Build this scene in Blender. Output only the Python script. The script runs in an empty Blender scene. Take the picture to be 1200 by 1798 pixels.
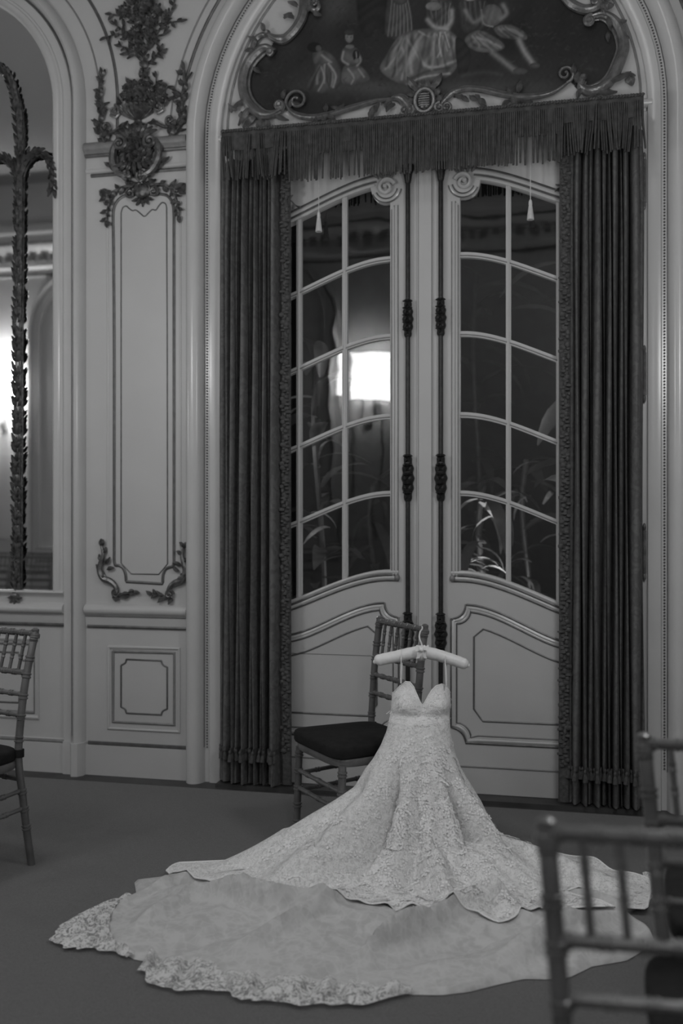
import bpy, math, random
import numpy as np
from math import sin, cos, pi, radians, sqrt, atan2
from mathutils import Vector, Matrix

random.seed(7)
SC = bpy.context.scene
COL = SC.collection

# ---------------------------------------------------------------- camera
F = 1748.0                      # focal length in pixels of the 1200 x 1798 frame
TH = radians(12.63)             # yaw of the camera against the wall normal
CX, CY, CZ = 0.669, -4.851, 1.386
cam_d = bpy.data.cameras.new('camera')
cam = bpy.data.objects.new('camera', cam_d)
COL.objects.link(cam)
cam.location = (CX, CY, CZ)
cam.rotation_euler = (radians(90), 0, TH)
cam_d.sensor_fit = 'VERTICAL'
cam_d.sensor_height = 36.0
cam_d.sensor_width = 36.0
cam_d.lens = 36.0 * F / 1798.0
cam_d.clip_start = 0.05
cam_d.dof.use_dof = True
cam_d.dof.focus_distance = 4.0
cam_d.dof.aperture_fstop = 1.8
SC.camera = cam

# ---------------------------------------------------------------- world, exposure
w = bpy.data.worlds.new('world')
SC.world = w
w.use_nodes = True
w.node_tree.nodes['Background'].inputs[0].default_value = (0.5, 0.5, 0.5, 1)
w.node_tree.nodes['Background'].inputs[1].default_value = 0.004
SC.view_settings.view_transform = 'Standard'
SC.view_settings.look = 'None'
SC.view_settings.gamma = 1.0
SC.view_settings.use_curve_mapping = False
SC.view_settings.exposure = 0.0

# ---------------------------------------------------------------- lights
def point(name, loc, power, radius):
    d = bpy.data.lights.new(name, 'POINT')
    d.energy = power
    d.shadow_soft_size = radius
    o = bpy.data.objects.new(name, d)
    o.location = loc
    COL.objects.link(o)
    return o

ROOM = dict(x0=-8.2, x1=4.2, y0=-6.2, y1=0.0, h=5.4)
SCONCE_X = (-6.06, -1.50, 1.50)
SCONCE_POWER = 14
point('main_room_light', (-1.75, -2.15, 2.45), 39, 0.22)  # unseen main light of the room, no chandelier hangs here
point('high_fill_light', (-0.3, -3.5, 4.6), 26, 0.2)  # added high up to brighten door and lunette, no fixture there
point('right_fill_light', (1.25, -2.2, 2.35), 38, 0.22)  # unseen light added for the right half of the door wall
point('wall_lamp_light', (-5.6, -0.7, 2.35), 34, 0.16)
point('opposite_wall_fill_light', (1.3, -5.2, 3.4), 14, 0.15)  # added so the opposite wall reflects in the right panes
point('garden_fill_light', (0.34, 0.80, 0.82), 16, 0.05)  # three unseen lights added to brighten the garden leaves
point('garden_fill_light', (1.05, 1.05, 2.75), 3, 0.04)
point('garden_fill_light', (-1.05, 1.0, 1.8), 2.5, 0.04)

# ---------------------------------------------------------------- helpers
RIGHT = Vector((cos(TH), sin(TH), 0))
FWD = Vector((-sin(TH), cos(TH), 0))
CAM = Vector((CX, CY, CZ))

def ray(px, py):
    return FWD + RIGHT * ((px - 600) / F) + Vector((0, 0, (899 - py) / F))

def W(px, py, y=0.0):
    """Pixel of the photograph -> (x, z) on the wall plane at depth y."""
    r = ray(px, py)
    t = (y - CY) / r.y
    return (CX + t * r.x, CZ + t * r.z)

def WX(px, y=0.0):
    return W(px, 899, y)[0]

def G(px, py, z=0.0):
    """Pixel -> point on the floor."""
    r = ray(px, py)
    t = (z - CZ) / r.z
    return CAM + r * t

def P(px, py, d):
    return CAM + ray(px, py) * d

def CW(X, d, z):
    v = CAM + RIGHT * X + FWD * d
    return Vector((v.x, v.y, z))

BASE = {}

def empty(name, loc, label, cat, group=None, rz=0.0):
    o = bpy.data.objects.new(name, None)
    COL.objects.link(o)
    o.location = loc
    o.rotation_euler = (0, 0, rz)
    o['label'] = label
    o['category'] = cat
    if group:
        o['group'] = group
    BASE[o] = Vector(loc)
    return o

def tag(o, label=None, cat=None, group=None, kind=None):
    if label: o['label'] = label
    if cat: o['category'] = cat
    if group: o['group'] = group
    if kind: o['kind'] = kind
    return o

def copy_tree(o, parent=None):
    c = o.copy()
    COL.objects.link(c)
    if parent: c.parent = parent
    for ch in list(o.children):
        copy_tree(ch, c)
    return c

class MB:
    def __init__(self):
        self.v = []; self.f = []

    def add(self, vs, fs):
        b = len(self.v)
        self.v.extend(tuple(p) for p in vs)
        self.f.extend(tuple(i + b for i in f) for f in fs)
        return self

    def box(self, x0, y0, z0, x1, y1, z1):
        vs = [(x0,y0,z0),(x1,y0,z0),(x1,y1,z0),(x0,y1,z0),(x0,y0,z1),(x1,y0,z1),(x1,y1,z1),(x0,y1,z1)]
        return self.add(vs, [(0,3,2,1),(4,5,6,7),(0,1,5,4),(1,2,6,5),(2,3,7,6),(3,0,4,7)])

    def grid(self, rows, closed=False, flip=False):
        n = len(rows[0]); vs = [p for r in rows for p in r]; fs = []
        for i in range(len(rows) - 1):
            for j in range(n if closed else n - 1):
                a = i*n + j; b = i*n + (j+1) % n
                q = (a, b, b + n, a + n)
                fs.append(q[::-1] if flip else q)
        return self.add(vs, fs)

    def tube(self, pts, radii, n=8, cap=True, flat=1.0, up=None):
        pts = [Vector(p) for p in pts]
        if not hasattr(radii, '__len__'): radii = [radii] * len(pts)
        m = len(pts)
        tang = []
        for i in range(m):
            t = pts[min(i+1, m-1)] - pts[max(i-1, 0)]
            if t.length < 1e-9: t = Vector((0, 0, 1))
            tang.append(t.normalized())
        ref = Vector(up) if up else Vector((0, 1, 0))
        if abs(tang[0].dot(ref)) > 0.95: ref = Vector((1, 0, 0))
        nrm = (ref - tang[0] * ref.dot(tang[0])).normalized()
        rows = []
        for i in range(m):
            nn = nrm - tang[i] * nrm.dot(tang[i])
            if nn.length > 1e-6: nrm = nn.normalized()
            bi = tang[i].cross(nrm)
            r = radii[i]
            rows.append([pts[i] + nrm * (cos(2*pi*k/n) * r * flat) + bi * (sin(2*pi*k/n) * r) for k in range(n)])
        b = len(self.v)
        self.grid(rows, closed=True)
        if cap:
            self.f.append(tuple(b + k for k in range(n))[::-1])
            self.f.append(tuple(b + (m-1)*n + k for k in range(n)))
        return self

    def lathe(self, prof, c, n=12, axis='z', cap=True):
        rows = []
        for r, h in prof:
            row = []
            for k in range(n):
                a = 2*pi*k/n
                if axis == 'z': row.append((c[0] + r*cos(a), c[1] + r*sin(a), c[2] + h))
                else: row.append((c[0] + r*cos(a), c[1] - h, c[2] + r*sin(a)))
            rows.append(row)
        b = len(self.v)
        self.grid(rows, closed=True)
        if cap:
            self.f.append(tuple(b + k for k in range(n))[::-1])
            self.f.append(tuple(b + (len(prof)-1)*n + k for k in range(n)))
        return self

    def blob(self, c, r, n=7, m=4):
        """low ellipsoid; r = (rx, ry, rz)"""
        rows = []
        for i in range(m + 1):
            t = -pi/2 + pi * (0.06 + 0.88 * i / m)
            rows.append([(c[0] + r[0]*cos(t)*cos(2*pi*k/n), c[1] + r[1]*cos(t)*sin(2*pi*k/n), c[2] + r[2]*sin(t)) for k in range(n)])
        b = len(self.v)
        self.grid(rows, closed=True)
        self.f.append(tuple(b + k for k in range(n))[::-1])
        self.f.append(tuple(b + m*n + k for k in range(n)))
        return self

    # ---- carving in the wall plane: points are (x, z), room side is -y
    def leaf(self, p, ang, L, wd, curl=0.0, y=-0.012, rise=0.014, n=5, tip=0.0):
        x, z = p; a = ang; L_, M_, R_ = [], [], []
        for i in range(n + 1):
            t = i / n
            h = wd * 0.5 * (sin(pi * min(1, t * 0.92 + 0.06)) ** 0.8) * (1 - 0.25 * t)
            yy = y - rise * sin(pi * t) * 0.7 - tip * t * t
            nx, nz = -sin(a), cos(a)
            L_.append((x + nx*h, yy + rise*0.5, z + nz*h))
            M_.append((x, yy - rise*0.5, z))
            R_.append((x - nx*h, yy + rise*0.5, z - nz*h))
            x += cos(a) * L / n; z += sin(a) * L / n; a += curl / n
        return self.grid([L_, M_, R_])

    def scroll(self, c, r0, turns, a0, rt, y=-0.02, n=22, hand=1, end=0.15, sides=7):
        pts, rad = [], []
        for i in range(n + 1):
            t = i / n
            r = r0 * (1 - t) ** 0.9 + r0 * end * t
            a = a0 + hand * 2*pi*turns*t
            pts.append((c[0] + r*cos(a), y - 0.012*t, c[1] + r*sin(a)))
            rad.append(rt * (1 - 0.45*t))
        self.tube(pts, rad, sides)
        return self.blob((pts[-1][0], y - 0.014, pts[-1][2]), (rt*1.0, rt*0.8, rt*1.0), 7, 3)

    def flower(self, c, r, n=6, y=-0.03, a0=0.0):
        for k in range(n):
            self.leaf(c, a0 + 2*pi*k/n, r, r*0.85, 0.2, y, r*0.35, 3)
        for k in range(n - 1):
            self.leaf(c, a0 + 0.5 + 2*pi*k/(n-1), r*0.62, r*0.6, 0.2, y - r*0.25, r*0.3, 3)
        return self.blob((c[0], y - r*0.35, c[1]), (r*0.22, r*0.2, r*0.22), 6, 3)

    def vine(self, pts, r=0.004, y=-0.012, leaf_len=0.035, step=0.025, wd=0.02, seed=0, droop=0.0):
        rnd = random.Random(seed)
        self.tube([(p[0], y, p[1]) for p in pts], [r] * len(pts), 5)
        acc = 0; side = 1
        for i in range(1, len(pts)):
            dx = pts[i][0]-pts[i-1][0]; dz = pts[i][1]-pts[i-1][1]
            acc += sqrt(dx*dx + dz*dz)
            if acc > step:
                acc = 0; side = -side
                a = atan2(dz, dx) + side * rnd.uniform(0.5, 1.1) - droop
                self.leaf(pts[i], a, leaf_len * rnd.uniform(0.7, 1.2), wd * rnd.uniform(0.7, 1.2), side * rnd.uniform(-0.8, 0.9), y - 0.004, 0.012, 4)
        self.leaf(pts[-1], atan2(pts[-1][1]-pts[-2][1], pts[-1][0]-pts[-2][0]), leaf_len, wd, 0.3, y - 0.004, 0.012, 4)
        return self

    def build(self, name, mat, parent=None, smooth=True, sharp=38, world=True, kind=None):
        me = bpy.data.meshes.new(name)
        vs = self.v
        if parent is not None and world:
            B = BASE.get(parent, Vector((0, 0, 0)))
            vs = [(p[0]-B[0], p[1]-B[1], p[2]-B[2]) for p in vs]
        me.from_pydata(vs, [], self.f)
        if mat is not None: me.materials.append(mat)
        if smooth:
            me.shade_smooth()
            me.set_sharp_from_angle(angle=radians(sharp))
        o = bpy.data.objects.new(name, me)
        COL.objects.link(o)
        if parent is not None:
            o.parent = parent
            BASE[o] = BASE.get(parent, Vector((0, 0, 0)))
        if kind: o['kind'] = kind
        return o

def cr(pts, n=8, closed=False):
    """Catmull-Rom through points (tuples of any length)."""
    pts = [tuple(map(float, p)) for p in pts]
    m = len(pts); out = []
    segs = m if closed else m - 1
    for i in range(segs):
        p1 = pts[i]; p2 = pts[(i+1) % m]
        p0 = pts[(i-1) % m] if (closed or i > 0) else p1
        p3 = pts[(i+2) % m] if (closed or i < m-2) else p2
        for k in range(n):
            t = k / n
            out.append(tuple(0.5*((2*b) + (-a+c)*t + (2*a-5*b+4*c-d)*t*t + (-a+3*b-3*c+d)*t**3) for a, b, c, d in zip(p0, p1, p2, p3)))
    if not closed: out.append(pts[-1])
    return out

def arch_path(xc, half, zs, R, z0, seg=40):
    """Left upright, half circle and right upright: [(x, z, nx, nz)]"""
    out = [(xc - half, z0, -1, 0), (xc - half, zs, -1, 0)]
    for k in range(1, seg):
        a = pi - pi * k / seg
        out.append((xc + R*cos(a), zs + R*sin(a), cos(a), sin(a)))
    out += [(xc + half, zs, 1, 0), (xc + half, z0, 1, 0)]
    return out

def sweep(mb, path, prof, sgn=-1.0, y0=0.0):
    rows = []
    for u, d in prof:
        rows.append([(x + nx*u, y0 + sgn*d, z + nz*u) for x, z, nx, nz in path])
    return mb.grid(rows, flip=(sgn > 0))

def hline(mb, x0, x1, prof, y0=0.0, sgn=-1.0):
    """Horizontal moulding: prof = [(z, depth)]"""
    mb.grid([[(x0, y0 + sgn*d, z), (x1, y0 + sgn*d, z)] for z, d in prof])
    for x in (x0, x1):
        mb.add([(x, y0 + sgn*d, z) for z, d in prof], [tuple(range(len(prof)))])
    return mb

def wline(mb, pts, r, y=-0.001, n=6, closed=False, flat=0.8):
    """Moulding line in the wall plane through (x, z) points."""
    q = [(p[0], y, p[1]) for p in pts]
    if closed: q.append(q[0])
    return mb.tube(q, r, n, flat=flat)

# ---------------------------------------------------------------- materials
def mat(name, v, rough=0.5, metal=0.0, noise=0.0, nscale=30, bump=0.0, bscale=60, spec=0.5, sheen=0.0, coat=0.0):
    m = bpy.data.materials.new(name)
    m.use_nodes = True
    nt = m.node_tree; b = nt.nodes['Principled BSDF']
    b.inputs['Base Color'].default_value = (v, v, v, 1)
    b.inputs['Roughness'].default_value = rough
    b.inputs['Metallic'].default_value = metal
    b.inputs['Specular IOR Level'].default_value = spec
    if sheen: b.inputs['Sheen Weight'].default_value = sheen
    if coat: b.inputs['Coat Weight'].default_value = coat
    tc = nt.nodes.new('ShaderNodeTexCoord')
    if noise:
        t = nt.nodes.new('ShaderNodeTexNoise'); t.inputs['Scale'].default_value = nscale; t.inputs['Detail'].default_value = 5
        nt.links.new(tc.outputs['Object'], t.inputs['Vector'])
        r = nt.nodes.new('ShaderNodeValToRGB')
        lo, hi = v*(1-noise), min(1, v*(1+noise))
        r.color_ramp.elements[0].color = (lo, lo, lo, 1); r.color_ramp.elements[0].position = 0.3
        r.color_ramp.elements[1].color = (hi, hi, hi, 1); r.color_ramp.elements[1].position = 0.7
        nt.links.new(t.outputs['Fac'], r.inputs['Fac'])
        nt.links.new(r.outputs['Color'], b.inputs['Base Color'])
    if bump:
        t2 = nt.nodes.new('ShaderNodeTexNoise'); t2.inputs['Scale'].default_value = bscale; t2.inputs['Detail'].default_value = 4
        nt.links.new(tc.outputs['Object'], t2.inputs['Vector'])
        bp = nt.nodes.new('ShaderNodeBump'); bp.inputs['Strength'].default_value = bump; bp.inputs['Distance'].default_value = 0.01
        nt.links.new(t2.outputs['Fac'], bp.inputs['Height'])
        nt.links.new(bp.outputs['Normal'], b.inputs['Normal'])
    return m

M = {}
M['wall'] = mat('wall_paint', 0.50, 0.42, noise=0.03, nscale=3, bump=0.02, bscale=120)
M['wall_gloss'] = mat('moulding_paint', 0.52, 0.25, noise=0.03, nscale=5)
M['door'] = mat('door_paint', 0.50, 0.42, noise=0.03, nscale=4, bump=0.02, bscale=150)
M['line'] = mat('gilt_line', 0.13, 0.42, 0.35, noise=0.25, nscale=25)
M['softline'] = mat('shaded_gilt_line', 0.22, 0.5, 0.1, noise=0.15, nscale=25)
M['gilt'] = mat('aged_gilt', 0.15, 0.30, 0.6, noise=0.5, nscale=35, bump=0.3, bscale=90)
M['giltframe'] = mat('gilt_frame', 0.20, 0.32, 0.5, noise=0.3, nscale=30, bump=0.2, bscale=80)
M['bolt'] = mat('dark_bronze', 0.035, 0.4, 0.5, noise=0.3, nscale=40, bump=0.2, bscale=120)
M['ceiling'] = mat('ceiling_plaster', 0.35, 0.8)
M['wood'] = mat('dark_floor_wood', 0.05, 0.5, noise=0.3, nscale=8)
M['carpet'] = mat('carpet_pile', 0.113, 0.95, noise=0.22, nscale=160, bump=0.5, bscale=380, spec=0.1, sheen=0.25)
M['chair'] = mat('chair_gilt', 0.135, 0.30, 0.2, noise=0.2, nscale=18)
M['cushion'] = mat('cushion_velvet', 0.018, 0.9, noise=0.2, nscale=30, spec=0.15)
M['fringe'] = mat('bullion_fringe', 0.065, 0.7, noise=0.3, nscale=40, spec=0.2)
M['trim'] = mat('curtain_trim', 0.085, 0.85, noise=0.3, nscale=60, spec=0.15)
M['lining'] = mat('curtain_lining', 0.35, 0.8)
M['cord'] = mat('pale_cord', 0.62, 0.6, noise=0.1, nscale=60)
M['hanger'] = mat('padded_satin', 0.78, 0.42, noise=0.05, nscale=30, bump=0.15, bscale=60)
M['tulle'] = mat('train_tulle', 0.6, 0.6)
M['steel'] = mat('hook_metal', 0.5, 0.25, 0.9)
M['leafmat'] = mat('garden_leaf', 0.10, 0.4, noise=0.3, nscale=12)
M['leafpale'] = mat('pale_garden_leaf', 0.5, 0.45, noise=0.3, nscale=12)
M['palebloom'] = mat('pale_bloom', 0.6, 0.5)
M['stone'] = mat('terrace_stone', 0.08, 0.8, noise=0.3, nscale=4)
M['shade'] = mat('sconce_bowl', 0.4, 0.5)

def damask():
    m = mat('damask_curtain', 0.045, 0.8, spec=0.2, bump=0.25, bscale=45)
    nt = m.node_tree; b = nt.nodes['Principled BSDF']
    tc = nt.nodes.new('ShaderNodeTexCoord')
    t = nt.nodes.new('ShaderNodeTexNoise'); t.inputs['Scale'].default_value = 16; t.inputs['Detail'].default_value = 3; t.inputs['Distortion'].default_value = 2.2
    nt.links.new(tc.outputs['Object'], t.inputs['Vector'])
    r = nt.nodes.new('ShaderNodeValToRGB')
    r.color_ramp.elements[0].color = (0.108, 0.108, 0.108, 1); r.color_ramp.elements[0].position = 0.45
    r.color_ramp.elements[1].color = (0.140, 0.140, 0.140, 1); r.color_ramp.elements[1].position = 0.54
    nt.links.new(t.outputs['Fac'], r.inputs['Fac'])
    nt.links.new(r.outputs['Color'], b.inputs['Base Color'])
    return m
M['curtain'] = damask()

def lace(name, lo, hi, scale, rough=0.6, alpha=None, p0=0.40, p1=0.52):
    """Floral lace: distorted noise blossoms over a net ground."""
    m = bpy.data.materials.new(name); m.use_nodes = True
    nt = m.node_tree; b = nt.nodes['Principled BSDF']
    tc = nt.nodes.new('ShaderNodeTexCoord')
    n1 = nt.nodes.new('ShaderNodeTexNoise'); n1.inputs['Scale'].default_value = scale; n1.inputs['Detail'].default_value = 2.5; n1.inputs['Distortion'].default_value = 1.6
    nt.links.new(tc.outputs['Object'], n1.inputs['Vector'])
    vo = nt.nodes.new('ShaderNodeTexVoronoi'); vo.inputs['Scale'].default_value = scale * 2.6; vo.feature = 'DISTANCE_TO_EDGE'
    nt.links.new(tc.outputs['Object'], vo.inputs['Vector'])
    mr = nt.nodes.new('ShaderNodeMapRange'); mr.inputs[1].default_value = 0.0; mr.inputs[2].default_value = 0.16; mr.inputs[3].default_value = 0.09; mr.inputs[4].default_value = -0.04
    nt.links.new(vo.outputs['Distance'], mr.inputs[0])
    ad = nt.nodes.new('ShaderNodeMath'); ad.operation = 'ADD'
    nt.links.new(n1.outputs['Fac'], ad.inputs[0]); nt.links.new(mr.outputs[0], ad.inputs[1])
    r = nt.nodes.new('ShaderNodeValToRGB')
    r.color_ramp.elements[0].color = (lo, lo, lo, 1); r.color_ramp.elements[0].position = p0
    r.color_ramp.elements[1].color = (hi, hi, hi, 1); r.color_ramp.elements[1].position = p1
    nt.links.new(ad.outputs[0], r.inputs['Fac'])
    nt.links.new(r.outputs['Color'], b.inputs['Base Color'])
    b.inputs['Roughness'].default_value = rough
    b.inputs['Specular IOR Level'].default_value = 0.3
    bp = nt.nodes.new('ShaderNodeBump'); bp.inputs['Strength'].default_value = 0.35; bp.inputs['Distance'].default_value = 0.004
    nt.links.new(ad.outputs[0], bp.inputs['Height']); nt.links.new(bp.outputs['Normal'], b.inputs['Normal'])
    if alpha is not None:
        r2 = nt.nodes.new('ShaderNodeMapRange'); r2.inputs[1].default_value = p0; r2.inputs[2].default_value = p1; r2.inputs[3].default_value = alpha; r2.inputs[4].default_value = 1.0
        nt.links.new(ad.outputs[0], r2.inputs[0]); nt.links.new(r2.outputs[0], b.inputs['Alpha'])
    return m
M['lace'] = lace('gown_lace', 0.55, 0.80, 62, p0=0.34, p1=0.60)
M['bodice'] = lace('bodice_lace', 0.72, 0.85, 70, p0=0.34, p1=0.60)
M['train'] = lace('train_satin_lace', 0.46, 0.56, 12, p0=0.34, p1=0.62)
M['lacehem'] = lace('hem_lace', 0.46, 0.66, 46, alpha=0.45, p0=0.34, p1=0.58)
M['applique'] = mat('lace_applique', 0.84, 0.5, noise=0.06, nscale=200)

def glass():
    m = bpy.data.materials.new('old_window_glass'); m.use_nodes = True
    nt = m.node_tree; nt.nodes.clear()
    o = nt.nodes.new('ShaderNodeOutputMaterial')
    mx = nt.nodes.new('ShaderNodeMixShader'); fr = nt.nodes.new('ShaderNodeFresnel'); fr.inputs['IOR'].default_value = 1.9
    tr = nt.nodes.new('ShaderNodeBsdfTransparent'); tr.inputs[0].default_value = (0.85, 0.85, 0.85, 1)
    gl = nt.nodes.new('ShaderNodeBsdfGlossy'); gl.inputs['Roughness'].default_value = 0.02; gl.inputs['Color'].default_value = (1, 1, 1, 1)
    tc = nt.nodes.new('ShaderNodeTexCoord'); n = nt.nodes.new('ShaderNodeTexNoise'); n.inputs['Scale'].default_value = 3.0
    bp = nt.nodes.new('ShaderNodeBump'); bp.inputs['Strength'].default_value = 0.06; bp.inputs['Distance'].default_value = 0.02
    nt.links.new(tc.outputs['Object'], n.inputs['Vector']); nt.links.new(n.outputs['Fac'], bp.inputs['Height'])
    nt.links.new(bp.outputs['Normal'], gl.inputs['Normal'])
    nt.links.new(fr.outputs[0], mx.inputs[0]); nt.links.new(tr.outputs[0], mx.inputs[1]); nt.links.new(gl.outputs[0], mx.inputs[2])
    nt.links.new(mx.outputs[0], o.inputs[0])
    return m
M['glass'] = glass()

def mirror_m():
    m = mat('silvered_mirror', 0.80, 0.03, 1.0)
    return m
M['mirror'] = mirror_m()

def emit(name, s):
    m = bpy.data.materials.new(name); m.use_nodes = True
    b = m.node_tree.nodes['Principled BSDF']
    b.inputs['Base Color'].default_value = (0.8, 0.8, 0.8, 1)
    b.inputs['Emission Color'].default_value = (1, 1, 1, 1)
    b.inputs['Emission Strength'].default_value = s
    return m
M['bulb'] = emit('luminous_shade', 11)

def struct(o, kind='structure'):
    o['kind'] = kind
    return o

# ================================================================ ROOM SHELL
X0, X1, Y0, HH = ROOM['x0'], ROOM['x1'], ROOM['y0'], ROOM['h']
DH = 1.047            # half width of the door opening
ZT = 3.29             # top of the door opening / foot of the lunette

mb = MB()
outl = [(X0,0),(-DH,0),(-DH,ZT),(DH,ZT),(DH,0),(X1,0),(X1,HH),(X0,HH)]
n = len(outl)
mb.add([(x,0,z) for x,z in outl] + [(x,0.2,z) for x,z in outl],
       [tuple(range(n)), tuple(range(n, 2*n))[::-1]] + [(i, i+n, (i+1)%n+n, (i+1)%n) for i in range(n)])
wall_back = struct(mb.build('wall_back', M['wall'], smooth=False))
struct(MB().box(X0, Y0-0.2, 0, X1, Y0, HH).build('wall_front', M['wall'], smooth=False))
wall_front = bpy.data.objects['wall_front']
struct(MB().box(X0-0.2, Y0, 0, X0, 0.2, HH).build('wall_left', M['wall'], smooth=False))
struct(MB().box(X1, Y0, 0, X1+0.2, 0.2, HH).build('wall_right', M['wall'], smooth=False))
struct(MB().box(X0, Y0, HH, X1, 0.2, HH+0.2).build('ceiling', M['ceiling'], smooth=False))
floor = struct(MB().box(X0, Y0, -0.2, X1, 0.1, 0).build('floor', M['wood'], smooth=False))
struct(MB().box(X0, Y0, 0.0, X1, -0.17, 0.011).build('carpet', M['carpet'], parent=floor, smooth=False))

# ---------------------------------------------------------------- arch surrounds
DOOR_PROF = [(0,0),(0,.020),(.004,.024),(.058,.024),(.064,.012),(.086,.012),(.091,.030),(.100,.052),(.118,.068),(.140,.074),(.162,.066),(.178,.046),(.187,.020),(.188,0)]
MIR_IN = [(-.002,0),(-.002,.030),(.008,.038),(.016,.032),(.028,.022),(.042,.022),(.046,.034),(.056,.034),(.060,.024)]
MIR_OUT = [(.060,.0),(.060,.024),(.100,.024),(.103,.014),(.113,.014),(.117,.030),(.126,.055),(.141,.068),(.156,.060),(.168,.040),(.176,.015),(.176,0)]
MXC, MZS, MR = -2.625, 3.55, 0.644

trim_no = [0]
def trim(mb, m, **k):
    trim_no[0] += 1
    return struct(mb.build('trim_%d' % trim_no[0], m, **k))

def bead_row(path, u, step, parent, y=-0.017, r=0.0055):
    mbb = MB()
    pts = [(x + nx*u, z + nz*u) for x, z, nx, nz in path]
    d = 0.0
    for i in range(1, len(pts)):
        (xa, za), (xb, zb) = pts[i-1], pts[i]
        L = sqrt((xb-xa)**2 + (zb-za)**2)
        while d < L:
            t = d / L; x = xa + (xb-xa)*t; z = za + (zb-za)*t
            mbb.add([(x-r,y,z),(x+r,y,z),(x,y,z-r),(x,y,z+r),(x,y-r*1.2,z)], [(0,2,4),(2,1,4),(1,3,4),(3,0,4)])
            d += step
        d -= L
    o = mbb.build('bead_row', M['line'], parent=parent, smooth=False)
    o['kind'] = 'stuff'
    return o

dpath = arch_path(0, DH, ZT, DH, 0.0)
mb = MB(); sweep(mb, dpath, DOOR_PROF)
door_arch = trim(mb, M['wall_gloss'], sharp=50)
bead_row(arch_path(0, DH, ZT, DH, 0.18), 0.075, 0.0145, door_arch)
mb = MB(); wline(mb, [(x*1.0 + nx*0.090, z + nz*0.090) for x, z, nx, nz in arch_path(0, DH, ZT, DH, 0.18)], 0.004, y=-0.022, n=5)
mb.build('gilt_line', M['line'], parent=door_arch)
def mirror_bay(xc, y0, sgn, is_mirror):
    pin = arch_path(xc, MR, MZS, MR, 0.955)
    pout = arch_path(xc, MR, MZS, MR, 0.0)
    m1 = MB(); sweep(m1, pout, MIR_OUT, sgn, y0)
    t = trim(m1, M['wall_gloss'], sharp=50)
    m2 = MB(); sweep(m2, pin, MIR_IN, sgn, y0); m2.build('inner_frame', M['wall_gloss'], parent=t, sharp=50)
    m3 = MB(); wline(m3, [(x + nx*0.108, z + nz*0.108) for x, z, nx, nz in arch_path(xc, MR, MZS, MR, 0.20)], 0.005, y=y0 + sgn*0.016, n=5)
    m3.build('gilt_line', M['line'], parent=t)
    m4 = MB()
    for s in (-1, 1):
        pr = [(.058,0),(.058,.034),(.104,.034),(.106,.03),(.114,.03),(.116,.062),(.128,.076),(.160,.072),(.180,.045),(.182,0)]
        rows = [[(xc + s*(MR+u), y0 + sgn*d, z) for z in (0.0, 0.165, 0.172)] for u, d in pr]
        m4.grid(rows)
        m4.add([(xc + s*(MR+u), y0 + sgn*d, 0.172) for u, d in pr], [tuple(range(len(pr)))])
    m4.build('plinth', M['wall_gloss'], parent=t)
    # sill, rail and dado below the glass
    xa, xb = xc - MR - 0.06, xc + MR + 0.06
    m5 = MB(); hline(m5, xa, xb, [(.968,.0),(.968,.034),(.958,.038),(.948,.030),(.94,.016),(.925,.012),(.905,.012),(.90,.026),(.885,.046),(.862,.050),(.85,.036),(.842,.014),(.79,.010),(.775,0)], y0, sgn)
    m5.build('chair_rail', M['wall_gloss'], parent=t, sharp=60)
    m6 = MB()
    wline(m6, [(xa, .787), (xb, .787)], .009, y=y0 + sgn*.010)
    m6.build('gilt_line', M['line'], parent=t)
    m7 = MB(); hline(m7, xa, xb, [(.180,0),(.178,.006),(.157,.006),(.155,.018),(0,.018)], y0, sgn)
    m7.build('base_board', M['wall'], parent=t, smooth=False)
    m8 = MB(); wline(m8, [(xa, .166), (xb, .166)], .011, y=y0 + sgn*.004)
    m8.build('gilt_line', M['softline'], parent=t)
    # dado panel under the glass
    wl, zb_, zt_ = MR - 0.10, .285, .705
    m9 = MB()
    wline(m9, [(xc-wl,zb_),(xc+wl,zb_),(xc+wl,zt_),(xc-wl,zt_)], .013, y=y0 + sgn*.001, closed=True)
    m9.build('panel_frame', M['wall_gloss'], parent=t)
    m10 = MB(); e = .026
    wline(m10, [(xc-wl+e,zb_+e),(xc+wl-e,zb_+e),(xc+wl-e,zt_-e),(xc-wl+e,zt_-e)], .009, y=y0 + sgn*.001, closed=True)
    m10.build('panel_moulding', M['softline'], parent=t)
    m11 = MB(); e = .075; k = .045
    def notch(x, z, sx, sz):
        return [(x + sx*k*cos(a), z + sz*k*sin(a)) for a in [pi/2 * j/5 for j in range(6)]]
    A, B, Cc, D = xc-wl+e, xc+wl-e, zb_+e, zt_-e
    r1 = notch(A, Cc, 1, 1)[::-1]      # from left side to bottom side
    r2 = notch(B, Cc, -1, 1)           # from bottom side to right side
    r3 = notch(B, D, -1, -1)[::-1]     # right side to top
    r4 = notch(A, D, 1, -1)            # top to left
    wline(m11, r1 + r2 + r3 + r4, .005, y=y0 + sgn*.001, closed=True)
    m11.build('panel_line', M['line'], parent=t)
    return t

mirror_bay(MXC, 0.0, -1, True)

# ---------------------------------------------------------------- piers beside the door
def pl(pts, s=1):
    """pixels on the left pier -> wall points, s=-1 mirrors them to the right pier"""
    return [(s * W(px, py)[0], W(px, py)[1]) for px, py in pts]

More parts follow.
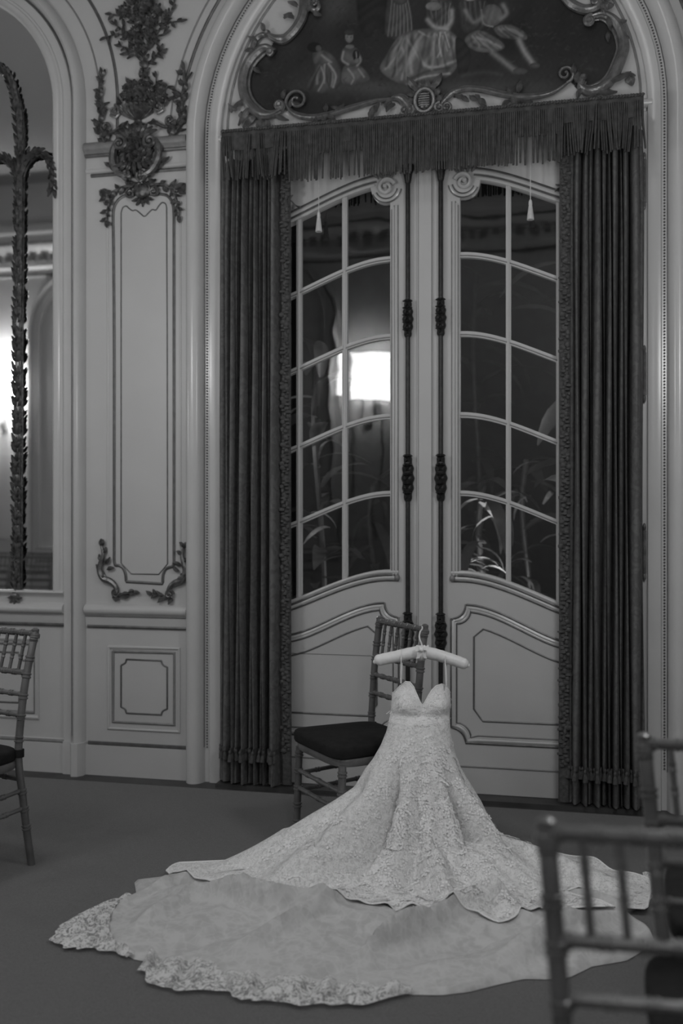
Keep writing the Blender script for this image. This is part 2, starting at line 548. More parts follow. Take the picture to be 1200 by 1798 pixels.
PXA, PXB = -1.804, -1.232
for s in (1, -1):
    xa, xb = sorted((s*PXA, s*PXB))
    m1 = MB(); hline(m1, xa, xb, [(.902,0),(.900,.010),(.893,.024),(.880,.034),(.864,.034),(.852,.026),(.845,.012),(.832,.008),(.795,.008),(.770,0)])
    rail = trim(m1, M['wall_gloss'], sharp=60)
    m2 = MB(); wline(m2, [(xa, .896),(xb, .896)], .0035, y=-.010); wline(m2, [(xa+.01, .783),(xb, .783)], .009, y=-.006)
    m2.build('gilt_line', M['line'], parent=rail)
    m2 = MB(); wline(m2, [(xa, .841),(xb, .841)], .007, y=-.010)
    m2.build('shadow_line', M['softline'], parent=rail)  # darker line painted in for the shadow under the rail's bulge
    m3 = MB(); hline(m3, xa, xb, [(.157,0),(.155,.016),(0,.016)])
    bb = struct(m3.build('baseboard_left' if s == 1 else 'baseboard_right', M['wall'], smooth=False))
    m4 = MB(); wline(m4, [(xa+.012, .166),(xb, .166)], .0115, y=-.003, flat=.5); m4.build('gilt_line', M['line'], parent=bb)
    # frieze band high on the pier
    m5 = MB(); hline(m5, xa, xb, [(3.335,0),(3.332,.022),(3.322,.036),(3.304,.040),(3.288,.032),(3.276,.018),(3.262,.016),(3.258,0)])
    fr = trim(m5, M['softline'], sharp=60)
    m6 = MB(); wline(m6, [(xa, 3.266),(xb, 3.266)], .008, y=-.016); wline(m6, [(xa+.03, 3.162),(xb, 3.162)], .010, y=-.006)
    m6.build('gilt_line', M['line'], parent=fr)
    m7 = MB(); hline(m7, xa, xb, [(3.200,0),(3.198,.008),(3.188,.012),(3.178,.006),(3.176,0)])
    m7.build('lower_fillet', M['wall_gloss'], parent=fr)

    # tall panel: outer moulding, inner line
    outer = cr([(201,985),(201,800),(201,600),(200,450),(199,385)],4)+cr([(199,385),(200,368),(206,354),(217,345),(232,342)],5)[1:]+[(283,341)]+cr([(283,341),(294,344),(301,352),(305,364),(306,383)],5)[1:]+[(306,600),(306,985)]
    outer += cr([(306,985),(304,994),(298,996),(291,1000),(287,1010),(286,1025)],4)[1:]+[(222,1021)]+cr([(222,1021),(221,1008),(217,998),(210,993),(203,993)],4)[1:]
    m8 = MB(); wline(m8, pl(outer, s), .0085, closed=True)
    panel = trim(m8, M['line'])
    shell = cr([(190,975),(190,800),(190,600),(189,450),(188,385)],4)+cr([(188,385),(189,362),(196,345),(208,334),(222,330)],5)[1:]+[(290,330)]+cr([(290,330),(303,335),(311,345),(316,358),(317,383)],5)[1:]+[(317,600),(317,975)]
    m9 = MB(); wline(m9, pl(shell, s), .006); m9.build('outer_fillet', M['wall_gloss'], parent=panel)
    inner = [(213,988.6),(213,374)]+cr([(213,374),(216,365),(222,362),(227,366),(233,370),(239,369),(246,374),(254,380),(262,373),(268,368),(274,369),(279,362),(285,356),(291,358),(293,365)],4)[1:]+[(294,600),(294.5,990),(279,1008.5),(231,1007.4)]
    m10 = MB(); wline(m10, pl(inner, s), .0038, closed=True); m10.build('inner_line', M['line'], parent=panel)
    # dado panel
    m11 = MB(); wline(m11, pl([(191,1135.5),(315,1139),(315,1285),(191,1278.5)], s), .010, closed=True)
    dado = trim(m11, M['wall_gloss'])
    m12 = MB(); wline(m12, pl([(199,1143),(306.5,1146.5),(306.5,1272.5),(199,1267)], s), .0095, closed=True); m12.build('panel_moulding', M['softline'], parent=dado)
    ring = cr([(213,1168),(217,1166),(221,1163),(222,1157.5)],3)+cr([(284,1160),(285,1165),(289,1169),(294,1171)],3)+cr([(294,1245),(289,1246.5),(285,1250),(284,1255)],3)+cr([(222,1252),(221,1246.5),(217,1243),(213,1241.5)],3)
    m13 = MB(); wline(m13, pl(ring, s), .005, closed=True); m13.build('panel_line', M['line'], parent=dado)
    # spandrel lines that follow the two arches
    m14 = MB()
    a0, a1 = radians(2), radians(62)
    arcs = []
    for R, r, mm in ((1.0, .009, 'line'), (.9, .005, 'softline')):
        pts = [(s*(MXC + R*cos(a)), MZS + R*sin(a)) for a in [a0 + (a1-a0)*k/24 for k in range(25)]]
        pts = [(pts[0][0], 3.34)] + pts
        q = MB(); wline(q, pts, r); arcs.append((q, mm))
    for R, r, mm in ((1.285, .009, 'line'), (1.335, .005, 'softline')):
        pts = [(s*(-R*cos(a)), ZT + R*sin(a)) for a in [radians(4) + radians(60)*k/24 for k in range(25)]]
        q = MB(); wline(q, pts, r); arcs.append((q, mm))
    sp = trim(arcs[0][0], M[arcs[0][1]])
    for q, mm in arcs[1:]:
        q.build('spandrel_line', M[mm], parent=sp)

# ---------------------------------------------------------------- lunette ledge over the door
m1 = MB(); hline(m1, -DH-.01, DH+.02, [(3.315,.0),(3.313,.018),(3.300,.030),(3.286,.030),(3.276,.020),(3.274,0)])
ledge = trim(m1, M['wall_gloss'], sharp=60)
m2 = MB(); wline(m2, [(x*0.972, ZT + .02 + (z-ZT)*0.972) for x, z, nx, nz in arch_path(0, DH, ZT, DH, ZT)], .007)
m2.build('lunette_line', M['softline'], parent=ledge)

# ================================================================ OPPOSITE WALL (seen in the mirror and the panes)
for xc in (-7.2, -4.92, -2.64):
    mirror_bay(xc, Y0, 1, False)
mb = MB(); sweep(mb, arch_path(0, DH, ZT, DH, 0.0), DOOR_PROF, 1, Y0)
trim(mb, M['wall_gloss'], sharp=50)
m1 = MB(); hline(m1, X0, X1, [(4.25,0),(4.26,.03),(4.33,.05),(4.36,.10),(4.40,.10),(4.50,.12),(4.56,.22),(4.62,.26),(4.68,.26),(4.72,.30),(4.80,.30),(4.82,0)], Y0, 1)
corn = trim(m1, M['wall'], sharp=40)
m2 = MB(); wline(m2, [(X0, 4.27),(X1, 4.27)], .02, y=Y0+.035); wline(m2, [(X0, 4.60),(X1, 4.60)], .02, y=Y0+.245)
m2.build('gilt_line', M['line'], parent=corn)
m3 = MB()
for i in range(80):
    x = X0 + 0.15 + i*0.15
    m3.box(x, Y0+.10, 4.41, x+.08, Y0+.16, 4.49)
m3.build('dentils', M['softline'], parent=corn, kind='stuff')
for xc in (-6.06, -3.78, -1.50, 1.50):
    m1 = MB()
    wline(m1, [(xc-.16,1.05),(xc+.16,1.05),(xc+.16,3.0),(xc+.10,3.08),(xc-.10,3.08),(xc-.16,3.0)], .010, y=Y0+.003, closed=True)
    t = trim(m1, M['line'])
    m2 = MB()
    for k in range(14):
        a = -0.5 + k*0.08
        m2.leaf((xc-.22+k*.034, 3.13 - .05*sin(pi*k/13)), pi/2 + (k % 3 - 1)*.8, .09, .06, .3, y=-.012)
    for i in range(len(m2.v)):
        x, y, z = m2.v[i]; m2.v[i] = (x, Y0 - y, z)
    m2.build('carved_swag', M['gilt'], parent=t)

# wall lamps on the opposite wall: wide luminous half shades on brackets
def sconce(x, label):
    root = empty('wall_sconce', (x, Y0, 2.45), label, 'lamp')
    rows = []
    for z, k in ((2.62, 1.0), (2.80, .98), (3.00, .96), (3.18, .94)):
        rows.append([(x - .27*k*cos(pi*j/20), Y0 + .02 + .24*k*sin(pi*j/20), z) for j in range(21)])
    MB().grid(rows).build('lamp_shade', M['bulb'], parent=root)
    m2 = MB().box(x-.04, Y0, 2.40, x+.04, Y0+.04, 2.62); m2.tube([(x,Y0+.03,2.5),(x,Y0+.12,2.46),(x,Y0+.16,2.52),(x,Y0+.14,2.66)], .014, 8)
    m2.build('bracket', M['giltframe'], parent=root)
    for j in range(2):
        m3 = MB().tube([(x - .275*(1-.06*j)*cos(pi*i/20), Y0 + .02 + .245*(1-.06*j)*sin(pi*i/20), 2.62 + .56*j) for i in range(21)], .008, 6)
        m3.build('shade_rim', M['giltframe'], parent=root)
    d = bpy.data.lights.new('sconce_light', 'POINT'); d.energy = SCONCE_POWER * (5 if x < -3 else 1); d.shadow_soft_size = .05
    o = bpy.data.objects.new('sconce_light', d); o.location = (0, .12, .52); COL.objects.link(o); o.parent = root
    return root
sconce(SCONCE_X[0], 'luminous wall sconce reflected at the left edge of the wall mirror')
sconce(SCONCE_X[1], 'luminous wall sconce reflected in a middle pane of the left door leaf')
sconce(SCONCE_X[2], 'unseen luminous sconce added behind the camera to light the opposite arch')  # added for its light, its own reflection falls behind the curtain

# ================================================================ DOOR LEAVES
def drop(t):
    u = max(0.0, min(1.0, t / 0.78))
    return -0.22 * (u*u*(3-2*u))
IN, OUT = 0.172, 0.875
MUN = (0.405, 0.642)
ROWZ = (2.64, 2.255, 1.86, 1.478)
GT, GB = 3.005, 1.10
def curve_x(a, b, n=10): return [a + (b-a)*i/n for i in range(n+1)]

def strip_prism(mb, s, xs, zlo, zhi, y0, y1):
    """Solid between two curves over xs (leaf coordinates, s = side)."""
    rows = []
    for x in xs:
        a, b = zlo(x), zhi(x)
        rows.append([(s*x, y0, a), (s*x, y0, b), (s*x, y1, b), (s*x, y1, a)])
    b0 = len(mb.v)
    mb.grid(rows, closed=True, flip=(s < 0))
    k = len(xs) - 1
    mb.f.append((b0, b0+1, b0+2, b0+3)); mb.f.append((b0+4*k+3, b0+4*k+2, b0+4*k+1, b0+4*k))

def leaf(s, no):
    root = bpy.data.objects.new('door_%d' % no, None); COL.objects.link(root); root['kind'] = 'structure'
    BASE[root] = Vector((0, 0, 0))
    D = M['door']
    # stiles and rails
    MB().box(min(s*.006, s*IN), .004, .02, max(s*.006, s*IN), .055, 3.26).build('stile', D, parent=root, smooth=False)
    MB().box(min(s*OUT, s*1.045), .004, .02, max(s*OUT, s*1.045), .055, 3.26).build('stile', D, parent=root, smooth=False)
    m = MB(); strip_prism(m, s, curve_x(IN, OUT, 20), lambda x: GT + drop(x-IN), lambda x: 3.26, .004, .055); m.build('top_rail', D, parent=root, sharp=30)
    m = MB(); strip_prism(m, s, curve_x(IN, OUT, 20), lambda x: .02, lambda x: GB + drop(x-IN), .004, .055); m.build('lower_panel', D, parent=root, sharp=30)
    # glazing bars
    for xm in MUN:
        m = MB(); m.box(min(s*(xm-.012), s*(xm+.012)), .0105, GB+drop(xm-IN)-.01, max(s*(xm-.012), s*(xm+.012)), .0465, GT+drop(xm-IN)+.01)
        wline(m, [(s*xm, GB+drop(xm-IN)), (s*xm, GT+drop(xm-IN))], .007, y=.009)
        m.build('glazing_bar', D, parent=root, smooth=False)
    for z0 in ROWZ:
        m = MB(); strip_prism(m, s, curve_x(IN, OUT, 20), lambda x: z0+drop(x-IN)-.013, lambda x: z0+drop(x-IN)+.013, .012, .045); m.build('glazing_bar', D, parent=root, sharp=30)
        m = MB()
        wline(m, [(s*x, z0+drop(x-IN)-.004) for x in curve_x(IN, OUT, 20)], .0035, y=.010, n=5)
        m.build('gilt_line', M['softline'], parent=root)
    # panes
    cols = [(IN, MUN[0]-.012), (MUN[0]+.012, MUN[1]-.012), (MUN[1]+.012, OUT)]
    zs = [GT] + list(ROWZ) + [GB]
    for i in range(5):
        for a, b in cols:
            hi, lo = zs[i] - (0.013 if i else 0), zs[i+1] + (0.013 if i < 4 else 0)
            m = MB(); xs = curve_x(a, b, 6); tilt = random.uniform(-.0022, .0022); tl2 = random.uniform(-.0022, .0022)
            xm, zm = (a+b)/2, (hi+lo)/2
            m.grid([[(s*x, .030 + (x-xm)*tl2*4, lo+drop(x-IN)), (s*x, .030 + (x-xm)*tl2*4 + .38*tilt*2, hi+drop(x-IN))] for x in xs], flip=(s < 0))
            m.build('pane', M['glass'], parent=root)
    # mouldings round the glass: upright, foot, head with the scroll in its inner corner
    def lines(ptsets, mname, name, y=.002):
        m = MB()
        for pts, r in ptsets: wline(m, pts, r, y=y)
        m.build(name, M[mname], parent=root)
    up_z0, up_z1 = GB-.035, 2.90
    lines([([(s*.134, up_z0), (s*.134, up_z1)], .0045), ([(s*.150, up_z0+.012), (s*.150, up_z1)], .004), ([(s*.163, GB-.01), (s*.163, up_z1-.02)], .005)], 'softline', 'glass_moulding')
    lines([([(s*.142, up_z0), (s*.142, up_z1)], .007), ([(s*.157, up_z0), (s*.157, up_z1-.01)], .006)], 'wall_gloss', 'glass_moulding')
    foot = lambda dz: [(s*x, GB+dz+drop(x-IN)) for x in curve_x(.130, OUT, 22)]
    lines([(foot(-.024), .0065), (foot(-.050), .0065)], 'line', 'foot_moulding')
    lines([(foot(-.038), .008), (foot(-.010), .008)], 'wall_gloss', 'foot_moulding')
    m = MB(); m.blob((s*.136, -.004, GB-.038), (.014,.012,.018), 8, 4); m.build('corner_bead', M['softline'], parent=root)
    head = lambda dz, a: [(s*x, GT+dz+drop(x-IN)) for x in curve_x(a, OUT, 22)]
    lines([(head(.052, .235), .008), (head(.022, .24), .005)], 'line', 'head_moulding')
    lines([(head(.038, .235), .010), (head(.008, .25), .008)], 'wall_gloss', 'head_moulding')
    # scroll
    sc = (s*.190, 2.990)
    m = MB()
    m.scroll(sc, .044, 1.35, (pi*0.9 if s > 0 else pi*0.1), .012, y=-.004, n=30, hand=-s)
    arc = lambda r: [(sc[0] + r*cos(a), sc[1] + r*sin(a)) for a in [ (pi + pi*0.05 + pi*0.82*k/14) if s > 0 else (2*pi - pi*0.05 - pi*0.82*k/14) for k in range(15)]]
    m.build('scroll', M['wall_gloss'], parent=root)
    # white corner web that fills the glass corner under the scroll
    m = MB()
    web = [(s*IN, GT+.0)] + [(sc[0] + .078*cos(a), sc[1] + .078*sin(a)) for a in ([pi*1.08 + pi*.88*k/12 for k in range(13)] if s > 0 else [-pi*.08 - pi*.88*k/12 for k in range(13)])] + [(s*(IN+.10), GT+.0)]
    web = [(x, max(z, 2.85)) for x, z in web]
    m.add([(x, .003, z) for x, z in web] + [(x, .04, z) for x, z in web], [tuple(range(len(web)))] + [(i, i+len(web), (i+1) % len(web)+len(web), (i+1) % len(web)) for i in range(len(web))])
    m.build('scroll_web', D, parent=root, smooth=False)
    m = MB(); wline(m, arc(.056), .005, y=.000); wline(m, arc(.074), .004, y=.000); m.build('scroll_line', M['line'], parent=root)
    m = MB(); wline(m, arc(.065), .007, y=.000); m.build('scroll_fillet', M['wall_gloss'], parent=root)
    m = MB()
    for k in range(4):
        m.leaf((sc[0] + s*(-.02+.02*k), sc[1]+.045), pi/2 + s*(.7-.45*k), .035, .02, .4, y=-.004)
    m.build('scroll_leaves', M['softline'], parent=root)
    # sprig on the head rail
    m = MB(); m.vine([(s*(.80-.014*k), 2.985 - .004*k + .012*sin(k)) for k in range(12)], r=.003, y=.000, leaf_len=.03, step=.02, wd=.014, seed=3)
    m.build('carved_sprig', M['softline'], parent=root)
    # lower panel: raised moulding with ears, and the fine line inside it
    zc = lambda x: .936 + (.768-.936) * ((lambda u: u*u*(3-2*u))(max(0, min(1, (x-.20)/.55))) * 1.06)
    def ear_panel(off):
        xin, xo = .131+off, .90
        pts = [(xo, zc(.9)-off), ] + [(x, zc(x)-off) for x in curve_x(.86, .205+off*.6, 16)]
        e = .070      # concave ears
        c = (.131+off*.7, .936-off*.7)
        pts += [(c[0] + e*cos(a), c[1] - e*sin(a)) for a in [pi/2*k/7 for k in range(8)]]
        zb = .265 + off
        c2 = (.131+off*.7, .265+off*.7)
        pts += [(c2[0] + e*cos(a), c2[1] + e*sin(a)) for a in [pi/2 - pi/2*k/7 for k in range(8)]]
        pts += [(.26, zb), (xo, zb)]
        return [(s*x, z) for x, z in pts]
    lines([(ear_panel(.0), .0065), (ear_panel(.034), .0055)], 'line', 'panel_moulding')
    lines([(ear_panel(.015), .0095), (ear_panel(.027), .006)], 'wall_gloss', 'panel_moulding')
    zi = lambda x: zc(x) - .105
    inner = [(s*.88, zi(.88))] + [(s*x, zi(x)) for x in curve_x(.86, .285, 16)] + [(s*.240, .781), (s*.240, .43), (s*.2825, .374), (s*.88, .374)]
    lines([(inner, .0048)], 'line', 'panel_line')
    lines([([(s*.13, .150), (s*1.04, .150)], .004)], 'softline', 'base_line')
    if s < 0:
        lines([([(s*.13, .672), (s*.88, .672)], .0012)], 'bolt', 'crack', y=.003)
    # cremone bolt
    bx = s*.081
    m = MB(); m.tube([(bx, -.014, .06), (bx, -.014, 3.08)], .0115, 10); m.build('bolt_rod', M['bolt'], parent=root)
    def knuckle(zc_, L, wmax):
        m = MB()
        prof = []
        for k in range(25):
            t = k/24
            env = .015 + (wmax-.015) * sin(pi*t)**.9
            prof.append((env * (1 + .12*sin(t*pi*9)), -L/2 + L*t))
        m.lathe(prof, (bx, -.012, zc_), 12)
        for k in range(10):
            t = (k+.5)/10
            for sd in (-1, 1):
                m.leaf((bx + sd*.008, zc_ - L/2 + L*t), pi/2 + sd*(.5+.5*(k % 2)), .035, .022, sd*.8, y=-.024-.012*sin(pi*t))
        return m.build('bolt_knuckle', M['bolt'], parent=root)
    knuckle(2.332, .175, .026); knuckle(1.551, .225, .030); knuckle(.79, .20, .030)
    m = MB(); m.lathe([(.014,0),(.018,.02),(.022,.045),(.034,.07),(.034,.085)], (bx, -.012, 3.0), 10); m.build('bolt_capital', M['bolt'], parent=root)
    return root

leaf(-1, 1); leaf(1, 2)
d1 = bpy.data.objects['door_1']
m = MB().box(-.036, -.008, .02, .034, .010, 3.26); m.build('meeting_strip', M['door'], parent=d1, smooth=False)
m = MB(); wline(m, [(-.030,.03),(-.030,3.2)], .0018, y=-.0085, n=5); wline(m, [(.0345,.03),(.0345,3.2)], .002, y=-.006, n=5); m.build('strip_line', M['softline'], parent=d1)
# jambs, head and sill of the opening
mb = MB(); mb.box(-DH-.0, .0, 0, -DH+.004, .19, ZT); mb.box(DH-.004, .0, 0, DH, .19, ZT); mb.box(-DH, .0, ZT-.03, DH, .19, ZT)
trim(mb, M['door'], smooth=False)
struct(MB().box(-DH, -.10, 0, DH, .19, .018).build('door_sill', M['wood'], parent=floor, smooth=False))
# hinges on the right jamb
for zc_ in (2.93, 2.03, 1.2):
    m = MB(); x = DH - .014
    m.tube([(x, -.012, zc_-.10), (x, -.012, zc_+.10)], .009, 8)
    m.blob((x, -.012, zc_+.115), (.008,.008,.02), 8, 4); m.blob((x, -.012, zc_-.115), (.008,.008,.02), 8, 4)
    m.build('hinge', M['giltframe'], parent=bpy.data.objects['door_2'])

# ================================================================ WALL MIRROR
mroot = empty('wall_mirror', (MXC, 0, .955), 'tall arched wall mirror with leaf-carved dark gilt bars on the left wall bay', 'mirror')
ap = arch_path(MXC, MR, MZS, MR, .955, 48)
mb = MB(); pts = [(x, z) for x, z, _, _ in ap]
mb.add([(x, -.006, z) for x, z in pts], [tuple(range(len(pts)))])
mb.build('glass', M['mirror'], parent=mroot, smooth=False)

def leaf_bar(pts, r=.026, y=-.020, step=.030):
    """Gilt bar sheathed in overlapping acanthus leaves."""
    m = MB()
    m.tube([(p[0], y, p[1]) for p in pts], [r*.62]*len(pts), 8)
    acc = 0; k = 0
    for i in range(1, len(pts)):
        dx = pts[i][0]-pts[i-1][0]; dz = pts[i][1]-pts[i-1][1]; L = sqrt(dx*dx+dz*dz)
        if L < 1e-6: continue
        a = atan2(dz, dx); acc += L
        while acc > step:
            acc -= step; k += 1
            nx, nz = -sin(a), cos(a)
            for sd in (-1, 1):
                m.leaf((pts[i][0] + nx*sd*r*.2, pts[i][1] + nz*sd*r*.2), a + sd*random.uniform(.4,.7), random.uniform(.036,.05), .022, sd*-.35, y - r*.35, .014, 4, tip=.012)
            m.leaf((pts[i][0] + nx*random.uniform(-.3,.3)*r, pts[i][1]), a + random.uniform(-.35, .35), .06, .028, random.uniform(-.3,.3), y - r*.7, .016, 3, tip=.014)
    return m
def wp(pts): return [W(px, py) for px, py in pts]
def dens(pts, n=10): return cr(pts, n)
main = dens(wp([(33,1046),(34,960),(34,850),(35,740),(35,620),(36,500),(37,380),(38,300),(38,240),(35,200),(28,165),(17,135),(0,117)]), 14)
top = main + [(2*MXC - x, z) for x, z in []]
leaf_bar(main).build('leaf_bar', M['gilt'], parent=mroot)
tail = dens([main[-1], (MXC+.20, main[-1][1]+.07), (MXC, main[-1][1]+.09), (MXC-.20, main[-1][1]+.07), (2*MXC-main[-1][0], main[-1][1])], 8)
leaf_bar(tail).build('leaf_bar', M['gilt'], parent=mroot)
leaf_bar([(2*MXC - x, z) for x, z in main]).build('leaf_bar', M['gilt'], parent=mroot)
br = dens(wp([(35,325),(41,300),(50,283),(63,273),(78,273),(90,285),(97,305),(98,335)]), 8)
leaf_bar(br, .024).build('leaf_branch', M['gilt'], parent=mroot)
bl = dens(wp([(36,325),(31,303),(22,288),(8,280),(-10,284),(-30,300)]), 8)
leaf_bar(bl, .024).build('leaf_branch', M['gilt'], parent=mroot)
m = MB(); c = W(31, 1045); m.blob((c[0], -.03, c[1]), (.024,.018,.022), 8, 4)
for k in range(5): m.leaf((c[0], c[1]-.005), -pi/2 + (k-2)*.6, .045, .024, (k-2)*.3, y=-.03)
m.build('finial', M['gilt'], parent=mroot)
m = MB(); wline(m, [(MXC-MR, .958), (MXC+MR, .958)], .012, y=-.008); m.build('lower_frame', M['gilt'], parent=mroot)

# ================================================================ CARVED ORNAMENTS ON THE PIER
def sp(px, py): return W(px, py)
def orn(name, px, py, label, cat='carving'):
    x, z = W(px, py)
    return empty(name, (x, 0, z), label, cat, 'carved gilt ornaments on the pier')
K = 1/335.0          # metres per pixel on the pier

# flower spray at the top
r = orn('flower_spray', 250, 60, 'dark gilt spray of carved flowers hanging at the top of the pier')
m = MB()
for i, pts in enumerate([[(254,140),(255,120),(254,95),(250,60),(246,20),(242,-20)], [(254,100),(268,75),(285,50),(300,30),(308,5)], [(256,60),(280,45),(300,42),(318,40)],
                         [(252,95),(232,75),(212,62),(190,68)], [(250,60),(230,35),(212,30),(200,28)], [(254,105),(235,90),(216,84)], [(256,120),(272,104),(285,96)],
                         [(256,85),(276,68),(290,62)],[(248,30),(262,10),(272,-12)],[(246,20),(228,0),(215,-12)],[(252,60),(225,58),(205,46)],[(250,110),(240,100),(226,98)],[(256,112),(270,108),(282,92)]]):
    m.vine(cr([sp(*p) for p in pts], 6), r=.0045, y=-.015, leaf_len=.042, step=.024, wd=.022, seed=i)
m.build('stems_and_leaves', M['gilt'], parent=r)
rnd = random.Random(4)
for i, (px, py, rr) in enumerate([(248,35,.05),(268,38,.045),(222,22,.04),(256,12,.045),(240,62,.04),(262,62,.038),(234,-2,.04),(278,20,.036),(256,88,.03),(292,30,.028)]):
    m = MB().flower(sp(px, py), rr, 6, y=-.028, a0=i*.7); m.build('flower', M['gilt'], parent=r)
m = MB()
for i in range(26):
    px, py = rnd.uniform(218, 288), rnd.uniform(-10, 85)
    m.leaf(sp(px, py), rnd.uniform(0, 6.3), .045, .024, rnd.uniform(-1, 1), y=-.02)
m.build('leaves', M['gilt'], parent=r)
m = MB()
m.leaf(sp(256,108), -pi/2, .05, .05, 0, y=-.02); m.leaf(sp(254,122), -pi/2-.6, .04, .03, .4, y=-.02); m.leaf(sp(256,122), -pi/2+.6, .04, .03, -.4, y=-.02)
m.leaf(sp(252,126), -pi/2-.4, .04, .03, .3, y=-.02); m.leaf(sp(256,126), -pi/2+.3, .045, .035, .2, y=-.02)
m.build('hanging_leaves', M['gilt'], parent=r)

# urn of flowers
r = orn('flower_urn', 242, 225, 'dark gilt carved urn heaped with flowers above the pier band')
c = sp(243, 222)
m = MB()
prof = [(.03,0),(.045,.008),(.022,.02),(.020,.03),(.05,.042),(.085,.06),(.10,.08),(.098,.09),(.105,.098)]
rows = []
for rr, h in prof:
    rows.append([(c[0] + rr*cos(a), -.005 - .55*rr*sin(a) * (1 + (.30 if (k % 2) else 0) * (h > .04)), c[1] + h) for k, a in enumerate([pi*j/24 for j in range(25)])])
m.grid(rows); m.build('bowl', M['gilt'], parent=r, sharp=25)
for s in (-1, 1):
    m = MB().scroll((c[0] + s*.125, c[1] + .085), .030, 1.3, pi/2, .009, y=-.02, hand=s); m.tube([(c[0]+s*.098, -.02, c[1]+.07),(c[0]+s*.115,-.02,c[1]+.05),(c[0]+s*.15,-.02,c[1]+.065)], .008, 6)
    m.build('handle', M['giltframe'], parent=r)
for i, (px, py, rr) in enumerate([(246,160,.052),(228,170,.04),(266,168,.042),(282,178,.036),(252,182,.036),(232,186,.03),(270,186,.034),(292,172,.026),(236,154,.034),(258,150,.034),(284,162,.03)]):
    MB().flower(sp(px, py), rr, 6, y=-.035, a0=i*.9).build('flower', M['gilt'], parent=r)
m = MB()
for i in range(30):
    px, py = rnd.uniform(215, 300), rnd.uniform(148, 192)
    m.leaf(sp(px, py), rnd.uniform(.2, 2.9), .05, .026, rnd.uniform(-1, 1), y=-.018)
m.vine([sp(250,150), sp(254,140), sp(256,130)], leaf_len=.035, seed=5); m.vine([sp(272,158), sp(276,148), sp(276,138)], seed=6); m.vine([sp(286,165), sp(296,155), sp(303,158)], seed=8)
m.build('leaves', M['gilt'], parent=r)

# rising sprigs at both sides
for s, lab, base in ((-1, 'left', [(200,262),(186,250),(180,235),(178,215),(181,190),(178,165),(180,138)]), (1, 'right', [(292,248),(308,238),(318,222),(322,200),(322,175),(326,150),(325,126)])):
    r = orn('leaf_sprig', base[0][0], base[0][1], 'carved gilt leaf sprig rising along the pier edge %s of the urn' % lab)
    path = cr([sp(*p) for p in base], 8)
    m = MB().vine(path, r=.010, y=-.018, leaf_len=.052, step=.022, wd=.028, seed=10+s); m.build('stem', M['gilt'], parent=r)
    m = MB()
    for k, (i, L) in enumerate([(4,.06),(12,.06),(20,.055),(28,.05),(36,.045)]):
        m.leaf(path[min(i, len(path)-1)], pi/2 + s*(.8 if k % 2 else -.9), L, .034, s*.9, y=-.026)
        m.leaf(path[min(i+3, len(path)-1)], pi/2 - s*(.6 if k % 2 else -.8), L*.9, .03, -s*.9, y=-.026)
    m.build('leaves', M['gilt'], parent=r)
    m = MB(); q = sp(*( (190,226) if s < 0 else (302,214)))
    m.scroll(q, .030, 1.4, pi if s < 0 else 0, .010, y=-.02, hand=-s)
    m.tube(cr([(q[0], -.02, q[1]-.03), (q[0]-s*.03, -.022, q[1]-.032), (q[0]-s*.07, -.02, q[1]-.012), (q[0]-s*.10, -.016, q[1]+.012)], 5), [.010]*16, 7)
    m.leaf((q[0]-s*.06, q[1]-.01), (0 if s < 0 else pi) + s*-.3, .07, .03, .5, y=-.02)
    m.build('scroll', M['gilt'], parent=r)

# cartouche across the band
r = orn('scroll_cartouche', 245, 275, 'bulging dark gilt carved cartouche across the two pier bands')
cc = sp(244, 276)
m = MB()
rows = []
for i in range(9):
    t = i/8; rr = .105*(1-t)
    rows.append([(cc[0] + rr*1.08*cos(a)*(1+.05*sin(6*a)), -.01 - .034*(1-(1-t)**2) + .008*sin(5*a)*t*(1-t)*4, cc[1] + rr*.98*sin(a)) for a in [2*pi*k/20 for k in range(20)]])
m.grid(rows, closed=True); m.build('boss', M['gilt'], parent=r)
for s in (-1, 1):
    m = MB()
    m.tube(cr([(cc[0]+s*.02, -.05, cc[1]-.115), (cc[0]+s*.085, -.05, cc[1]-.095), (cc[0]+s*.125, -.045, cc[1]-.03), (cc[0]+s*.12, -.04, cc[1]+.045), (cc[0]+s*.085, -.04, cc[1]+.085)], 7), [.010+.012*sin(pi*k/28) for k in range(29)], 8)
    m.scroll((cc[0]+s*.085, cc[1]+.060), .036, 1.5, pi/2, .013, y=-.05, hand=s)
    m.scroll((cc[0]+s*.045, cc[1]-.105), .026, 1.3, -pi/2, .010, y=-.05, hand=s)
    m.build('side_scroll', M['gilt'], parent=r)
m = MB()
for k in range(9):
    m.leaf((cc[0]+(k-4)*.012, cc[1]+.08), pi/2 + (4-k)*.22, .085, .036, (4-k)*.15, y=-.05)
for k in range(7):
    m.leaf((cc[0]+(k-3)*.02, cc[1]-.045), -pi/2 + (k-3)*.4, .06, .03, 0, y=-.062)
for k in range(20):
    a = 2*pi*k/20
    m.leaf((cc[0]+.055*cos(a), cc[1]+.05*sin(a)), a + .7, .055, .026, .8, y=-.042)
    m.leaf((cc[0]+.025*cos(a*1.7), cc[1]-.005+.025*sin(a*1.7)), a*2.3, .045, .024, 1.0, y=-.048)
for s in (-1, 1):
    for k in range(4):
        m.leaf((cc[0]+s*(.03+.035*k), cc[1]-.10 + .018*k), (0 if s > 0 else pi) - s*(.5-.25*k), .055, .028, s*.6, y=-.03)
m.build('leaves', M['gilt'], parent=r)
m = MB().flower((cc[0], cc[1]+.105), .045, 7, y=-.05); m.build('shell', M['gilt'], parent=r)

